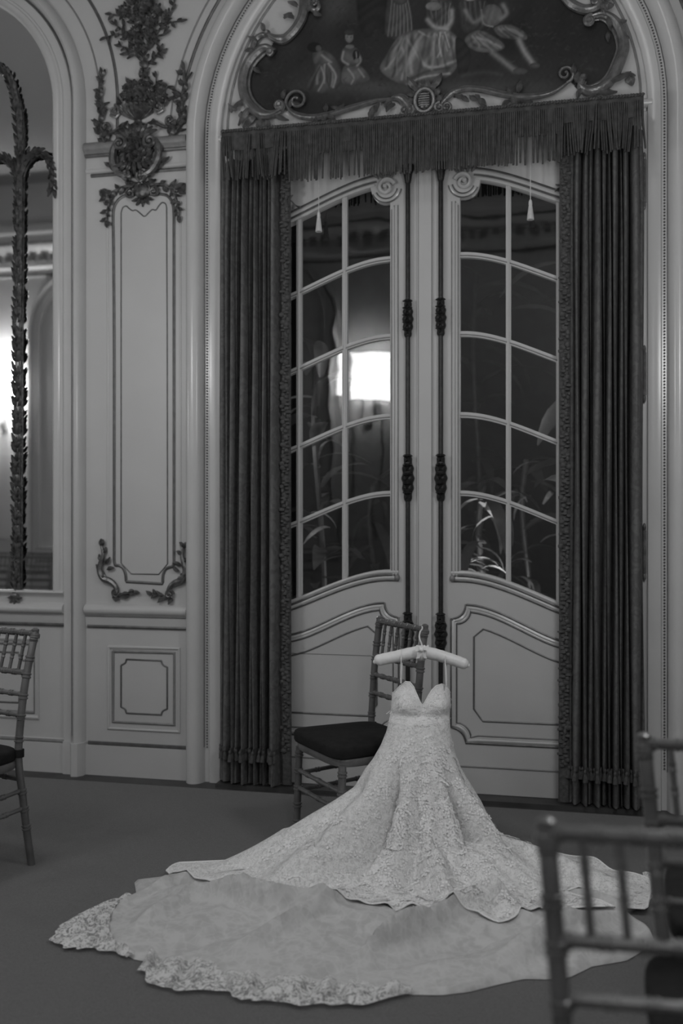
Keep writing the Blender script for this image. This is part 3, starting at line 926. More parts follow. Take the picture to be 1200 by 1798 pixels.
# crest on the tall panel
r = orn('panel_crest', 252, 340, 'dark gilt carved crest with leafy wings on the head of the tall panel')
cc = sp(252, 338)
m = MB(); m.blob((cc[0], -.015, cc[1]), (.045,.02,.036), 10, 5); m.tube([(cc[0]+.042*cos(a), -.018, cc[1]+.012+.034*sin(a)) for a in [2*pi*k/16 for k in range(17)]], .006, 6); m.build('boss', M['gilt'], parent=r)
c2 = sp(250, 311)
m = MB(); m.tube([(c2[0]+.022*cos(a), -.025, c2[1]+.028*sin(a)) for a in [2*pi*k/16 for k in range(17)]], .008, 6); m.blob((c2[0], -.02, c2[1]), (.014,.010,.018), 8, 4); m.build('oval_ring', M['giltframe'], parent=r)
for s in (-1, 1):
    m = MB()
    m.scroll((cc[0]+s*.066, cc[1]-.006), .026, 1.5, pi/2, .009, y=-.016, hand=-s)
    arm = cr([(cc[0]+s*.05, cc[1]+.03), (cc[0]+s*.10, cc[1]+.03), (cc[0]+s*.15, cc[1]+.012), (cc[0]+s*.20, cc[1]-.012)], 6)
    m.vine(arm, r=.010, y=-.018, leaf_len=.048, step=.020, wd=.028, seed=21+s)
    fall = cr([(cc[0]+s*.155, cc[1]+.005), (cc[0]+s*.185, cc[1]-.05), (cc[0]+s*.200, cc[1]-.10), (cc[0]+s*.202, cc[1]-.14)], 6)
    m.vine(fall, r=.007, y=-.015, leaf_len=.038, step=.016, wd=.024, seed=31+s)
    m.leaf((cc[0]+s*.19, cc[1]-.01), pi/2 - s*.6, .06, .04, -s*.8, y=-.018); m.leaf((cc[0]+s*.20, cc[1]-.012), pi/2 - s*1.2, .055, .035, s*.8, y=-.018)
    m.build('leafy_wing', M['gilt'], parent=r)
m = MB()
for k in range(5): m.leaf((cc[0]+(k-2)*.008, cc[1]-.03), -pi/2 + (k-2)*.55, .048, .022, (k-2)*.2, y=-.012)
for k in range(7): m.leaf((c2[0]+(k-3)*.012, c2[1]-.03), -pi/2 + (k-3)*.5, .05, .026, (k-3)*.2, y=-.016)
m.build('leaves', M['gilt'], parent=r)

# corner scrolls at the foot of the tall panel
for s, lab in ((-1, 'left'), (1, 'right')):
    q = (lambda px, py: sp(px, py)) if s < 0 else (lambda px, py: sp(506-px, py+3))
    b = q(196, 1030)
    r = empty('corner_scroll', (b[0], 0, b[1]), 'dark gilt carved scroll at the lower %s corner of the tall panel' % lab, 'carving', 'carved gilt ornaments on the pier')
    m = MB()
    body = cr([q(181,958), q(184,972), q(181,985), q(178,1000), q(184,1015), q(196,1020), (q(205,1028)), q(208,1040), q(200,1046)], 6)
    m.tube([(x, -.018, z) for x, z in body], [.006 + .012*sin(pi*i/(len(body)-1)) for i in range(len(body))], 8)
    m.scroll(q(206,1040), .022, 1.4, 0, .009, y=-.018, hand=s); m.scroll(q(186,1012), .020, 1.2, pi/2, .008, y=-.018, hand=-s)
    m.build('scroll', M['gilt'], parent=r)
    m = MB()
    for i, (px, py, a, L) in enumerate([(181,985,2.2,.04),(184,972,.9,.04),(181,960,1.9,.045),(182,958,1.2,.035),(180,1000,2.6,.04),(186,990,.6,.05),(190,1000,.5,.045),(206,1046,.1,.06),(216,1043,.3,.05),(226,1041,-.2,.045),(236,1040,.2,.04),(214,1046,-.3,.05),(228,1040,.6,.035),(200,1048,-.6,.04)]):
        p = q(px, py); aa = a if s < 0 else pi - a
        m.leaf(p, aa, L, .026, (.7 if i % 2 else -.7), y=-.018)
    m.build('leaves', M['gilt'], parent=r)

# ================================================================ LUNETTE PAINTING
pr_ = empty('framed_painting', (0, 0, 3.45), 'dark pastoral painting in a scrolled gilt frame in the arch over the door', 'painting')
bound_px = cr([(538,-45),(536,-20),(533,10),(522,44),(505,66),(484,74),(474,88),(448,104),(428,145),(432,175),(446,196),(468,206),(490,197),(506,186),(525,202),(560,202),(600,190),(650,178),(690,172),(722,178),(745,188),(772,176),(800,164),(850,162),(895,172),(940,168),(975,158),(1000,142),(1018,158),(1045,158),(1068,140),(1084,112),(1092,80),(1086,50),(1070,28),(1048,26),(1030,22),(1000,6),(985,-8),(962,-45),(925,-80),(850,-105),(745,-112),(650,-105),(565,-82)], 4)
poly = np.array([W(px, py) for px, py in bound_px])

def inside(poly, X, Z):
    r = np.zeros(X.shape, bool); n = len(poly); j = n - 1
    for i in range(n):
        xi, zi = poly[i]; xj, zj = poly[j]
        c = ((zi > Z) != (zj > Z)) & (X < (xj - xi) * (Z - zi) / (zj - zi + 1e-12) + xi)
        r ^= c; j = i
    return r

def paint(PX, PY):
    """Grey values of the painted scene, in pixel coordinates of the photograph."""
    rs = np.random.RandomState(3)
    V = np.full(PX.shape, .030)
    for _ in range(46):
        cx, cy = rs.uniform(420, 1100), rs.uniform(-60, 200); r = rs.uniform(14, 55); a = rs.uniform(-.011, .014)
        V += a * np.exp(-((PX-cx)**2 + ((PY-cy)*1.3)**2) / r**2)
    for _ in range(420):                                     # leafy dabs
        cx, cy = rs.uniform(430, 1095), rs.uniform(-50, 190); r = rs.uniform(1.5, 4.5); a = rs.uniform(-.010, .016)
        V += a * np.exp(-((PX-cx)**2 + ((PY-cy))**2) / r**2)
    V += .035*np.exp(-((PX-585)**2/55**2 + (PY-10)**2/40**2))
    V += .045*np.exp(-((PX-800)**2/190**2 + (PY-158+.0*PX)**2/16**2))
    V += .03*np.exp(-((PX-620)**2/70**2 + (PY-152)**2/12**2))
    V = np.clip(V, .012, 1)
    warp = sum(rs.uniform(.5, 1.2)*np.sin(PX*rs.uniform(.02,.09) + PY*rs.uniform(-.09,.09) + rs.uniform(0, 6)) for _ in range(9))
    fine = sum(rs.uniform(.4, 1.0)*np.sin(PX*rs.uniform(.2,.7) + PY*rs.uniform(-.7,.7) + rs.uniform(0, 6)) for _ in range(14))
    def polyf(pts, v, soft=3.0, grad=0.0, folds=(1.2, .22, .20)):
        nonlocal V
        P_ = np.array(cr(pts, 5, True)); c = P_.mean(0)
        d = np.full(PX.shape, 1e9); n = len(P_)
        for i in range(n):
            a = P_[i]; b = P_[(i+1) % n]; ab = b-a; L = max(1e-9, (ab**2).sum())
            t = np.clip(((PX-a[0])*ab[0] + (PY-a[1])*ab[1])/L, 0, 1)
            d = np.minimum(d, np.hypot(PX-a[0]-t*ab[0], PY-a[1]-t*ab[1]))
        sd = np.where(inside(P_, PX, PY), d, -d)
        k = np.clip(sd/(soft*.55) + .5, 0, 1)
        vv = v * (1 - .45*np.exp(-np.clip(sd, 0, 99)/5)) * (1 + grad*((c[0]-PX)/40 + (c[1]-PY)/40))
        fa, ff, fm = folds
        wv = np.sin((PX*cos(fa) + PY*sin(fa))*ff + 1.5*warp)
        vv = vv*(1 + fm*np.sign(wv)*np.abs(wv)**.7)
        V = V*(1-k) + np.clip(vv, .01, .6)*k
    def stroke(pts, wdt, v, mix=.8):
        nonlocal V
        P_ = cr(pts, 6); d = np.full(PX.shape, 1e9)
        for a, b in zip(P_[:-1], P_[1:]):
            ab = (b[0]-a[0], b[1]-a[1]); L = max(1e-9, ab[0]**2+ab[1]**2)
            t = np.clip(((PX-a[0])*ab[0] + (PY-a[1])*ab[1])/L, 0, 1)
            d = np.minimum(d, np.hypot(PX-a[0]-t*ab[0], PY-a[1]-t*ab[1]))
        k = mix*np.exp(-(d/(wdt*.8))**2)
        V = V*(1-k) + (v*1.45 if v > .1 else v*.8)*k
    def el(cx, cy, rx, ry, v, soft=2.0, grad=0.1):
        polyf([(cx+rx*cos(a), cy+ry*sin(a)) for a in [2*pi*k/8 for k in range(8)]], v, soft, grad, (0, .1, .12))
    def fan(tops, hems, n, wdt, lo, hi, sag=6):
        """cloth folds: strokes from a waist line to a hem line, light and dark in turn"""
        for k in range(n):
            t = (k + rs.uniform(.2, .8))/n
            a = [tops[0][i]*(1-t) + tops[1][i]*t for i in (0, 1)]
            q = t*(len(hems)-1); j = min(int(q), len(hems)-2); b = [hems[j][i]*(1-(q-j)) + hems[j+1][i]*(q-j) for i in (0, 1)]
            e = rs.uniform(.55, 1.0)
            b = [a[i] + (b[i]-a[i])*e for i in (0, 1)]
            mid = [(a[0]+b[0])/2 + rs.uniform(-sag, sag), (a[1]+b[1])/2 + rs.uniform(-sag, sag)*.5]
            stroke([a, mid, b], wdt*rs.uniform(.6, 1.3), hi*rs.uniform(.7, 1.1) if k % 2 else lo, .55)
    # trees, bushes and a path behind the figures
    for cx, cy, r, n_ in ((500,120,40,50),(650,40,34,40),(660,120,28,40),(930,60,60,90),(1020,100,50,70),(600,20,40,30),(480,160,30,30),(860,-10,60,50)):
        for _ in range(n_):
            x_ = rs.normal(cx, r*.6); y_ = rs.normal(cy, r*.6); a_ = rs.uniform(0, 6.3); L_ = rs.uniform(3, 8)
            stroke([(x_, y_), (x_+L_*cos(a_), y_+L_*sin(a_)*.6)], rs.uniform(.9, 1.8), rs.uniform(.015, .085), .6)
    # dark standing figure and the woman in a striped skirt behind
    polyf([(630,-30),(660,-40),(682,0),(676,58),(662,50),(650,66),(634,52),(628,20)], .024, 9)
    polyf([(688,-30),(712,-30),(722,20),(724,62),(690,70),(676,50)], .075, 4)
    for k in range(7): stroke([(690+k*4, -10), (686+k*6, 30), (682+k*7, 64)], 1.4, .17, .7)
    el(703, -8, 16, 18, .10)
    # child kneeling, in a dark hat
    polyf([(556,96),(572,90),(590,104),(600,128),(592,158),(570,165),(548,160),(538,150),(552,128)], .10, 3, .15)
    fan([(608,120),(634,120)], [(602,144),(618,150),(636,148),(648,138)], 6, 2.4, .05, .24, 4)
    fan([(558,112),(584,108)], [(542,156),(560,164),(580,162),(596,142)], 7, 2.6, .03, .24, 5)
    stroke([(562,112),(570,138),(560,160)], 2, .22); stroke([(574,108),(590,132),(586,154)], 2.2, .24); stroke([(566,110),(552,140),(545,158)], 2.5, .03); stroke([(582,128),(580,150)], 1.6, .05)
    polyf([(550,92),(562,88),(576,98),(582,108),(566,114),(552,112)], .12, 2); stroke([(566,98),(576,106),(582,110)], 2.5, .22)
    el(553, 84, 13, 9, .015); el(560, 86, 5, 6, .16)
    # seated girl with a lapdog
    polyf([(604,118),(622,112),(640,122),(650,138),(636,148),(612,150),(600,144)], .13, 3, .1); stroke([(612,122),(622,136),(618,148)], 2, .24); stroke([(630,122),(640,136)], 1.8, .22)
    polyf([(602,88),(614,84),(628,86),(632,104),(624,116),(608,114)], .12, 2); el(615, 83, 8, 4, .26)
    el(614, 66, 7.5, 10, .28); el(614, 58, 9, 5, .07); el(611, 66, 1.2, 1.0, .08, 1); el(617, 66, 1.2, 1, .08, 1)
    stroke([(604,92),(602,106),(612,114)], 2.5, .24); stroke([(628,92),(634,106),(628,116)], 2.5, .22)
    el(626, 98, 6, 10, .02); el(628, 108, 5, 5, .24); stroke([(626,92),(627,102)], 1.2, .26)
    # seated lady with the wide satin skirt
    polyf([(752,-6),(776,-14),(796,6),(798,40),(786,56),(762,56),(750,34)], .075, 3)
    polyf([(702,64),(736,52),(768,52),(796,58),(810,84),(806,112),(790,134),(756,146),(716,150),(690,142),(668,122),(680,96)], .150, 4, .06, (.5, .10, .22))
    for pts, v, wd in [([(706,70),(696,100),(678,122)], .27, 3), ([(712,66),(730,90),(748,116),(770,118),(800,108)], .30, 3.5), ([(702,74),(712,104),(706,140)], .25, 3), ([(700,72),(700,104),(690,136)], .07, 3),
                       ([(722,70),(736,98),(742,120)], .08, 3), ([(768,62),(776,84),(768,102)], .32, 2), ([(778,62),(786,90)], .30, 2), ([(772,66),(780,96)], .09, 2), ([(716,148),(745,136),(790,130)], .28, 2.5), ([(720,140),(752,126),(790,120)], .07, 3), ([(800,70),(806,100)], .26, 2.5), ([(736,56),(756,66),(764,60)], .26, 2)]:
        stroke(pts, wd, v)
    fan([(712,62),(796,62)], [(672,122),(700,144),(740,150),(776,142),(806,108)], 15, 4.2, .05, .27, 14)
    fan([(704,70),(716,64)], [(672,118),(690,140),(716,150)], 6, 3.0, .06, .24, 6)
    fan([(752,0),(794,8)], [(756,54),(790,56)], 10, 1.4, .03, .20, 4)
    el(762, 12, 14, 8, .32); el(764, -8, 8, 11, .30); stroke([(752,36),(764,48),(786,52)], 5, .28); stroke([(794,20),(792,40),(780,52)], 5, .24); el(778, 58, 8, 5, .30); stroke([(774,58),(772,80),(776,100)], 1.6, .36); stroke([(782,58),(790,84)], 1.6, .34)
    # man with a tambourine
    polyf([(806,6),(830,-6),(856,4),(860,38),(838,58),(812,56)], .06, 3); el(826, -2, 11, 5, .42); el(828, -10, 8, 9, .26)
    polyf([(818,66),(842,54),(876,70),(887,84),(872,92),(842,92),(822,82)], .15, 3, .08); stroke([(830,66),(856,72),(880,84)], 3, .24); stroke([(832,80),(860,86)], 2.5, .07)
    polyf([(868,50),(894,44),(920,56),(926,70),(906,70),(880,66)], .14, 3); stroke([(876,52),(902,54),(918,64)], 3, .22)
    fan([(826,66),(846,58)], [(832,90),(868,92),(886,84)], 7, 2.6, .05, .22, 5)
    fan([(872,52),(890,47)], [(884,66),(908,70),(924,66)], 6, 2.4, .05, .22, 4)
    fan([(810,4),(854,4)], [(814,52),(838,58),(858,36)], 10, 1.6, .025, .14, 5)
    stroke([(866,94),(884,108),(904,124)], 6, .17); stroke([(912,72),(922,92),(936,112)], 6, .26); el(914, 126, 13, 6, .12); el(940, 116, 9, 5, .10)
    el(864, 28, 19, 20, .15); stroke([(846,18),(850,42),(866,48)], 1.5, .22); stroke([(818,20),(832,40),(848,30)], 5, .20); stroke([(884,10),(890,24),(880,34)], 5, .16)
    polyf([(800,70),(818,76),(828,100),(820,128),(806,130)], .03, 5); stroke([(812,134),(850,128),(880,132)], 5, .08)
    # bank of ground with grass tufts
    for k in range(60):
        cx = rs.uniform(600, 1000); cy = rs.uniform(140, 170); stroke([(cx, cy), (cx+rs.uniform(-8,8), cy-rs.uniform(2,8))], 1.0, rs.uniform(.03, .10), .6)
    V = V*(1 + .02*fine)*(1 + .05*warp)
    return np.clip(V*.85, .010, .6)

NXg, NZg = 400, 180
xs = np.linspace(poly[:,0].min(), poly[:,0].max(), NXg); zs = np.linspace(poly[:,1].min(), poly[:,1].max(), NZg)
XX, ZZ = np.meshgrid(xs, zs)
# wall points back to pixels
dx_, dy_ = XX - CX, 0 - CY
dep = dx_*FWD.x + dy_*FWD.y; lat = dx_*RIGHT.x + dy_*RIGHT.y
PXX = 600 + F*lat/dep; PYY = 899 - F*(ZZ - CZ)/dep
val = paint(PXX, PYY)
ins = inside(poly, XX, ZZ)
keep = ins[:-1,:-1] | ins[1:,1:] | ins[1:,:-1] | ins[:-1,1:]
idx = np.arange(NXg*NZg).reshape(NZg, NXg)
fa = np.stack([idx[:-1,:-1][keep], idx[:-1,1:][keep], idx[1:,1:][keep], idx[1:,:-1][keep]], 1)
used = np.unique(fa); remap = -np.ones(NXg*NZg, int); remap[used] = np.arange(len(used))
vco = np.stack([XX.ravel()[used], np.full(len(used), -.006), ZZ.ravel()[used] - 3.45], 1)
me = bpy.data.meshes.new('canvas'); me.from_pydata(vco.tolist(), [], remap[fa].tolist())
at = me.attributes.new('paint', 'FLOAT_COLOR', 'POINT')
vv = val.ravel()[used].astype(np.float32)
at.data.foreach_set('color', np.stack([vv, vv, vv, np.ones_like(vv)], 1).ravel())
pm = bpy.data.materials.new('oil_paint'); pm.use_nodes = True
nt = pm.node_tree; bs = nt.nodes['Principled BSDF']; an = nt.nodes.new('ShaderNodeAttribute'); an.attribute_name = 'paint'
nt.links.new(an.outputs['Color'], bs.inputs['Base Color']); bs.inputs['Roughness'].default_value = .5; bs.inputs['Specular IOR Level'].default_value = .25
me.materials.append(pm)
co = bpy.data.objects.new('canvas', me); COL.objects.link(co); co.parent = pr_

def frame_piece(pts, rmax, name='frame_scroll', r0=.5, r1=.5, eye0=None, eye1=None, y=-.022):
    """C-scroll moulding through pixel points with spiral eyes at its ends."""
    q = cr([W(*p) for p in pts], 8)
    n = len(q); m = MB()
    rad = [rmax*(r0 + (1-r0)*min(1, i/(n*.25))) * (1 if i < n*.75 else r1 + (1-r1)*(n-1-i)/(n*.25)) for i in range(n)]
    m.tube([(x, y, z) for x, z in q], rad, 9)
    m.tube([(x, y - rmax*.75, z) for x, z in q], [r*.42 for r in rad], 6)
    off = []
    for i in range(n):
        a = q[max(0, i-1)]; b = q[min(n-1, i+1)]; dx, dz = b[0]-a[0], b[1]-a[1]; L = max(1e-6, sqrt(dx*dx+dz*dz))
        off.append((q[i][0]-dz/L*rad[i]*1.15, y+.006, q[i][1]+dx/L*rad[i]*1.15))
    m.tube(off, [r*.35 for r in rad], 6)
    for e, i, h in ((eye0, 0, 1), (eye1, -1, 1)):
        if e:
            c = W(e[0], e[1]); hand = e[2]; r_ = sqrt((q[i][0]-c[0])**2 + (q[i][1]-c[1])**2)
            m.scroll(c, r_, 1.35, atan2(q[i][1]-c[1], q[i][0]-c[0]), rmax*.62, y=y-.006, hand=hand)
    return m.build(name, M['giltframe'], parent=pr_)
def leaves_at(spec, name='frame_leaves'):
    m = MB()
    for px, py, a, L, wd, cu in spec: m.leaf(W(px, py), a, L, wd, cu, y=-.030, rise=.018)
    return m.build(name, M['giltframe'], parent=pr_)

frame_piece([(484,95),(474,88),(462,90),(446,104),(434,124),(429,148),(432,172),(444,192),(462,205),(480,205),(496,197)], .026, eye0=(479,97,1), eye1=(493,190,1))
frame_piece([(505,186),(513,199),(528,207),(552,210),(580,205),(606,197),(630,190),(660,181),(690,177)], .014, eye0=(524,181,-1))
frame_piece([(690,176),(704,176),(715,186),(722,198),(716,206),(706,202)], .020, eye1=(711,199,1))
frame_piece([(781,200),(776,190),(784,178),(798,166),(820,160),(850,162),(880,169),(915,174),(950,172),(976,164),(996,150)], .014, eye0=(786,192,1), eye1=(993,135,1))
frame_piece([(1024,144),(1020,156),(1034,164),(1056,158),(1074,142),(1088,114),(1096,86),(1090,58),(1076,38),(1058,30),(1040,34)], .025, eye0=(1025,141,-1), eye1=(1036,42,1))
frame_piece([(474,66),(485,72),(500,74),(514,64),(528,46),(536,26),(536,2),(532,-26)], .022, eye0=(472,64,1))
frame_piece([(532,-26),(540,-50),(566,-82),(650,-106),(745,-113),(850,-106),(926,-80),(962,-46),(980,-12)], .020)
frame_piece([(546,-8),(545,6),(549,18),(556,22),(562,16),(560,6)], .014, eye1=(556,10,1))
frame_piece([(980,-12),(994,4),(1010,16),(1028,22),(1046,18),(1054,8),(1050,0)], .020, eye1=(1046,6,1))
frame_piece([(452,98),(448,86),(452,74),(462,66),(474,66)], .014)
leaves_at([(446,190,-2.4,.12,.04,.4),(420,196,3.0,.06,.03,-1.2),(452,206,-2.6,.09,.05,.4),(462,212,-2.0,.07,.04,.5),(486,206,-.6,.08,.03,.5),(434,178,-2.7,.10,.03,.6),(428,200,-1.6,.04,.04,0),(470,214,-1.2,.05,.04,.3),
           (456,78,2.4,.06,.03,.5),(450,92,3.0,.05,.03,.5),(466,60,1.6,.05,.03,.6),(448,122,-.8,.05,.03,.3),(510,192,.9,.05,.03,.8),(500,178,1.6,.05,.03,-.8),(514,184,-.4,.06,.03,.3)])
leaves_at([(568,206,-1.2,.05,.03,.5),(578,204,-.8,.05,.03,.5),(590,200,.4,.06,.03,.5),(560,208,-2.2,.06,.03,.4),(600,195,2.8,.05,.025,.2),(574,200,1.4,.04,.03,.2)])
leaves_at([(696,186,-2.8,.06,.03,.8),(690,182,-2.4,.05,.03,.5),(668,184,-2.2,.05,.03,.8),(656,196,-1.8,.05,.04,.2),(660,190,-2.0,.06,.04,.3),(682,182,-1.8,.04,.03,.4)])
leaves_at([(800,170,-.6,.06,.03,.8),(812,172,-.9,.05,.03,.5),(826,172,-.8,.05,.03,.5),(842,176,-1.0,.06,.04,.3),(848,186,-1.3,.04,.04,.2),(836,170,-1.0,.04,.03,.4),
           (898,176,-.9,.06,.04,.4),(908,178,-.4,.08,.03,.4),(914,182,-1.8,.05,.03,.3),(900,172,2.0,.05,.03,.2),(910,166,1.2,.06,.035,.2),(896,180,-2.6,.05,.03,.2)])
leaves_at([(1062,156,.6,.12,.035,-.5),(1090,140,.4,.07,.03,-1.0),(1104,138,-1.2,.05,.05,.0),(1050,164,-.3,.09,.035,.4),(1036,166,-1.0,.06,.035,.4),(1072,148,.3,.10,.035,.2),(1020,160,-2.0,.05,.03,.3),(1012,150,1.2,.06,.04,.5),(1008,136,1.7,.05,.035,-.3),
           (1066,34,-1.2,.07,.03,-.4),(1078,42,-.4,.06,.03,.8),(1090,62,-.8,.05,.03,.4),(1052,14,-.4,.07,.05,.8),(1060,4,.3,.06,.05,.6),(1056,20,-1.2,.06,.03,.5),(1068,60,-1.7,.05,.025,.4)])
leaves_at([(520,36,2.6,.06,.03,.6),(516,28,3.4,.05,.03,.5),(526,16,2.4,.06,.03,.7),(530,0,2.0,.06,.03,.5),(540,24,.4,.05,.03,.4),(552,26,-.6,.05,.03,.5)])
cc = W(747, 181)
m = MB(); m.blob((cc[0], -.028, cc[1]), (.034,.018,.044), 12, 6); m.build('oval_boss', M['gilt'], parent=pr_)
m = MB()
for k in range(6): m.tube([(cc[0]-.026, -.046, cc[1]-.028+.011*k), (cc[0]+.026, -.046, cc[1]-.028+.011*k)], .0028, 5)
m.build('boss_ribs', M['giltframe'], parent=pr_)
m = MB(); m.tube([(cc[0]+.046*cos(a), -.03, cc[1]+.056*sin(a)) for a in [2*pi*k/22 for k in range(23)]], .011, 7)
for k in range(15):
    a = 2*pi*k/15
    m.leaf((cc[0]+.052*cos(a), cc[1]+.062*sin(a)), a + .35, .045, .036, .5, y=-.024)
for s in (-1, 1):
    m.scroll((cc[0]+s*.075, cc[1]-.040), .026, 1.3, pi/2, .011, y=-.024, hand=s)
    m.leaf((cc[0]+s*.03, cc[1]+.06), pi/2 - s*.9, .09, .04, s*.6, y=-.024); m.leaf((cc[0]+s*.02, cc[1]-.06), -pi/2 + s*.7, .07, .035, s*.5, y=-.02)
m.build('cartouche', M['giltframe'], parent=pr_)

# ================================================================ VALANCE
vx0, vx1 = WX(389, -.185), WX(1131, -.185)
vroot = empty('fringed_valance', (0, -.10, 3.2), 'dark valance of long hanging bullion fringe across the top of the door', 'valance')
VY = -.185
m = MB()
nb = 120
rows = []
for dz in (3.262, 3.24, 3.20, 3.165):
    rows.append([(vx0 + (vx1-vx0)*i/nb, VY + .004*sin(i*1.1) + (.0 if dz > 3.2 else .003*sin(i*2.3)), dz) for i in range(nb+1)])
m.grid(rows)
for x, s in ((vx0, 1), (vx1, -1)):
    m.grid([[(x, VY, z), (x, -.05, z)] for z in (3.262, 3.165)], flip=(s < 0))
m.grid([[(vx0, VY, 3.262), (vx1, VY, 3.262)], [(vx0, -.03, 3.268), (vx1, -.03, 3.268)]])
m.build('heading_band', M['fringe'], parent=vroot)
m = MB()
seg = 500
m.tube([(vx0 + (vx1-vx0)*i/seg, VY-.006 + .0025*sin(i*1.9), 3.262 + .0025*cos(i*1.9)) for i in range(seg+1)], .007, 6)
m.build('rope_edge', M['trim'], parent=vroot)
m = MB(); rnd = random.Random(11)
x = vx0
def open_at(px): return 512 < px < 640 or 908 < px < 984
while x < vx1:
    lat_ = ((x-CX)*RIGHT.x + (VY-CY)*RIGHT.y) / ((x-CX)*FWD.x + (VY-CY)*FWD.y)
    px = 600 + F*lat_
    over_curtain = px < 508 or px > 992
    zb = 3.245 - .250 + rnd.uniform(-.012, .006) + (.03 if over_curtain else 0)
    yy = VY - .004 + rnd.uniform(-.006, .006) + (.022*sin(x*75 + sin(x*31)*1.5) if over_curtain else 0)
    lean = rnd.uniform(-.006, .006) + (.018*sin(x*38) if over_curtain else 0)
    rr = rnd.uniform(.0046, .0060)
    if not (open_at(px) and rnd.random() < .42):
        m.tube([(x, yy*.5+VY*.5, 3.235), (x+lean*.3, yy, 3.14), (x+lean, yy, zb)], [rr*.9, rr, rr*.8], 5)
    else:
        m.tube([(x, yy*.5+VY*.5, 3.235), (x+lean*.3, yy, 3.14), (x+lean*.5, yy, 3.115)], [rr*.9, rr, rr*.7], 5)
    x += .0094
m.build('bullion_fringe', M['fringe'], parent=vroot, kind='stuff')

# ================================================================ CURTAINS
def curtain(name, ridges, edges, lead, side, label, zbot, ybase, lead_px):
    """ridges: [(centre px, half width px, depth)] measured half way up; lead = +1 when the trimmed edge is on the right."""
    xa = WX(edges[0], ybase); xb = WX(edges[1], ybase)
    root = empty(name, ((xa+xb)/2, ybase, 0), label, 'curtain', 'damask curtains at the door')
    prof = []
    for c, hw, dp in ridges:
        for k in range(9):
            t = -1 + 2*k/8
            px = c + hw*t
            prof.append((WX(px, ybase), -.012 + 1.3*dp * (1 - abs(t)**2.2)))
    zs_ = [zbot + (3.155-zbot)*i/40 for i in range(41)]
    mid = (xa+xb)/2
    def pt(x, d, z, i):
        t = (z - zbot)/(3.155-zbot)
        spread = 1 + .035*(1-t)**3 + (-.03)*max(0, t-.88)/.12
        wob = .006*sin(z*2.1 + i*.37) * (1-.3*t)
        return (mid + (x-mid)*spread + wob, ybase + .045 - d*(1 - .25*max(0, t-.85)/.15) + .004*sin(z*3 + i), z)
    rows = [[pt(x, d, z, i) for i, (x, d) in enumerate(prof)] for z in zs_]
    m = MB().grid(rows)
    m.build('drape', M['curtain'], parent=root, sharp=70)
    # tasselled band above the hem
    zt = zbot + .165
    band = [pt(x, d+.006, zt, i) for i, (x, d) in enumerate(prof)]
    m = MB(); m.grid([[(p[0], p[1]-.004, zt-.014) for p in band], [(p[0], p[1]-.008, zt) for p in band], [(p[0], p[1]-.003, zt+.014) for p in band]])
    m.build('tassel_band', M['trim'], parent=root)
    proto = None; acc = 0
    last = band[0]
    for p in band[1:]:
        acc += abs(p[0]-last[0]) + .35*abs(p[1]-last[1]); last = p
        if acc > .027 and p[1] < ybase + .030:
            acc = 0
            if proto is None:
                tm = MB().lathe([(.003,0),(.007,-.006),(.007,-.014),(.005,-.018),(.009,-.030),(.012,-.052),(.0125,-.056)], (0,0,0), 8)
                proto = tm.build('tassel', M['trim'], parent=None)
                t_ = proto
            else:
                t_ = proto.copy(); COL.objects.link(t_)
            t_.parent = root
            t_.location = (p[0]-(xa+xb)/2, p[1]-.010-ybase, zt+.006)
            t_.rotation_euler = (0, random.uniform(-.12, .12), random.uniform(0, 1))
    # ruched trim down the leading edge
    m = MB(); rnd = random.Random(5 if lead > 0 else 6)
    xl = WX(lead_px, ybase)
    z = zbot + .17; k = 0
    while z < 3.18:
        sd = (-1.1, .9, -.2, 1.1, -.6, .4)[k % 6]
        t = (z - zbot)/(3.155-zbot)
        xx = mid + (xl-mid)*(1 + .035*(1-t)**3) + sd*.012 + rnd.uniform(-.006, .006)
        m.blob((xx, ybase - .006 + rnd.uniform(-.005, .004), z), (.013+rnd.uniform(-.004,.005), .008, .010+rnd.uniform(-.003,.004)), 6, 3)
        z += .0095; k += 1
    m.tube([(mid + (xl-mid)*(1 + .035*(1-(zz-zbot)/(3.155-zbot))**3), ybase+.012, zz) for zz in [zbot + (3.19-zbot)*i/20 for i in range(21)]], .026, 8, flat=.5)
    m.build('ruched_trim', M['trim'], parent=root, kind='stuff')
    # pale lining that shows under the hem
    m = MB()
    lp = [(x, d) for x, d in prof if d > 0][::1]
    m.grid([[ (pt(x, d*.55, zbot, i)[0], pt(x, d*.55, zbot, i)[1]+.012, z) for i, (x, d) in enumerate(prof)] for z in (zbot-.010, zbot+.10)])
    m.build('lining', M['lining'], parent=root)
    return root
LR = [(388,7,.03),(398,7,.05),(410,6,.075),(418,4,.06),(429,8,.085),(440,4,.05),(449,6,.08),(458,4,.05),(465,5,.075),(473,4,.05),(482,10,.085)]
curtain('curtain', LR, (382, 510), 1, 'left', 'dark damask curtain hanging in folds left of the glazed door', .030, -.085, 501)
RR = [(1002,9,.03),(1014,7,.07),(1028,7,.085),(1038,4,.05),(1049,9,.09),(1062,4,.05),(1070,5,.08),(1081,6,.085),(1091,5,.06),(1100,5,.08),(1116,12,.09),(1127,5,.03)]
curtain('curtain', RR, (985, 1132), -1, 'right', 'dark damask curtain hanging in folds right of the glazed door', .030, -.085, 993)

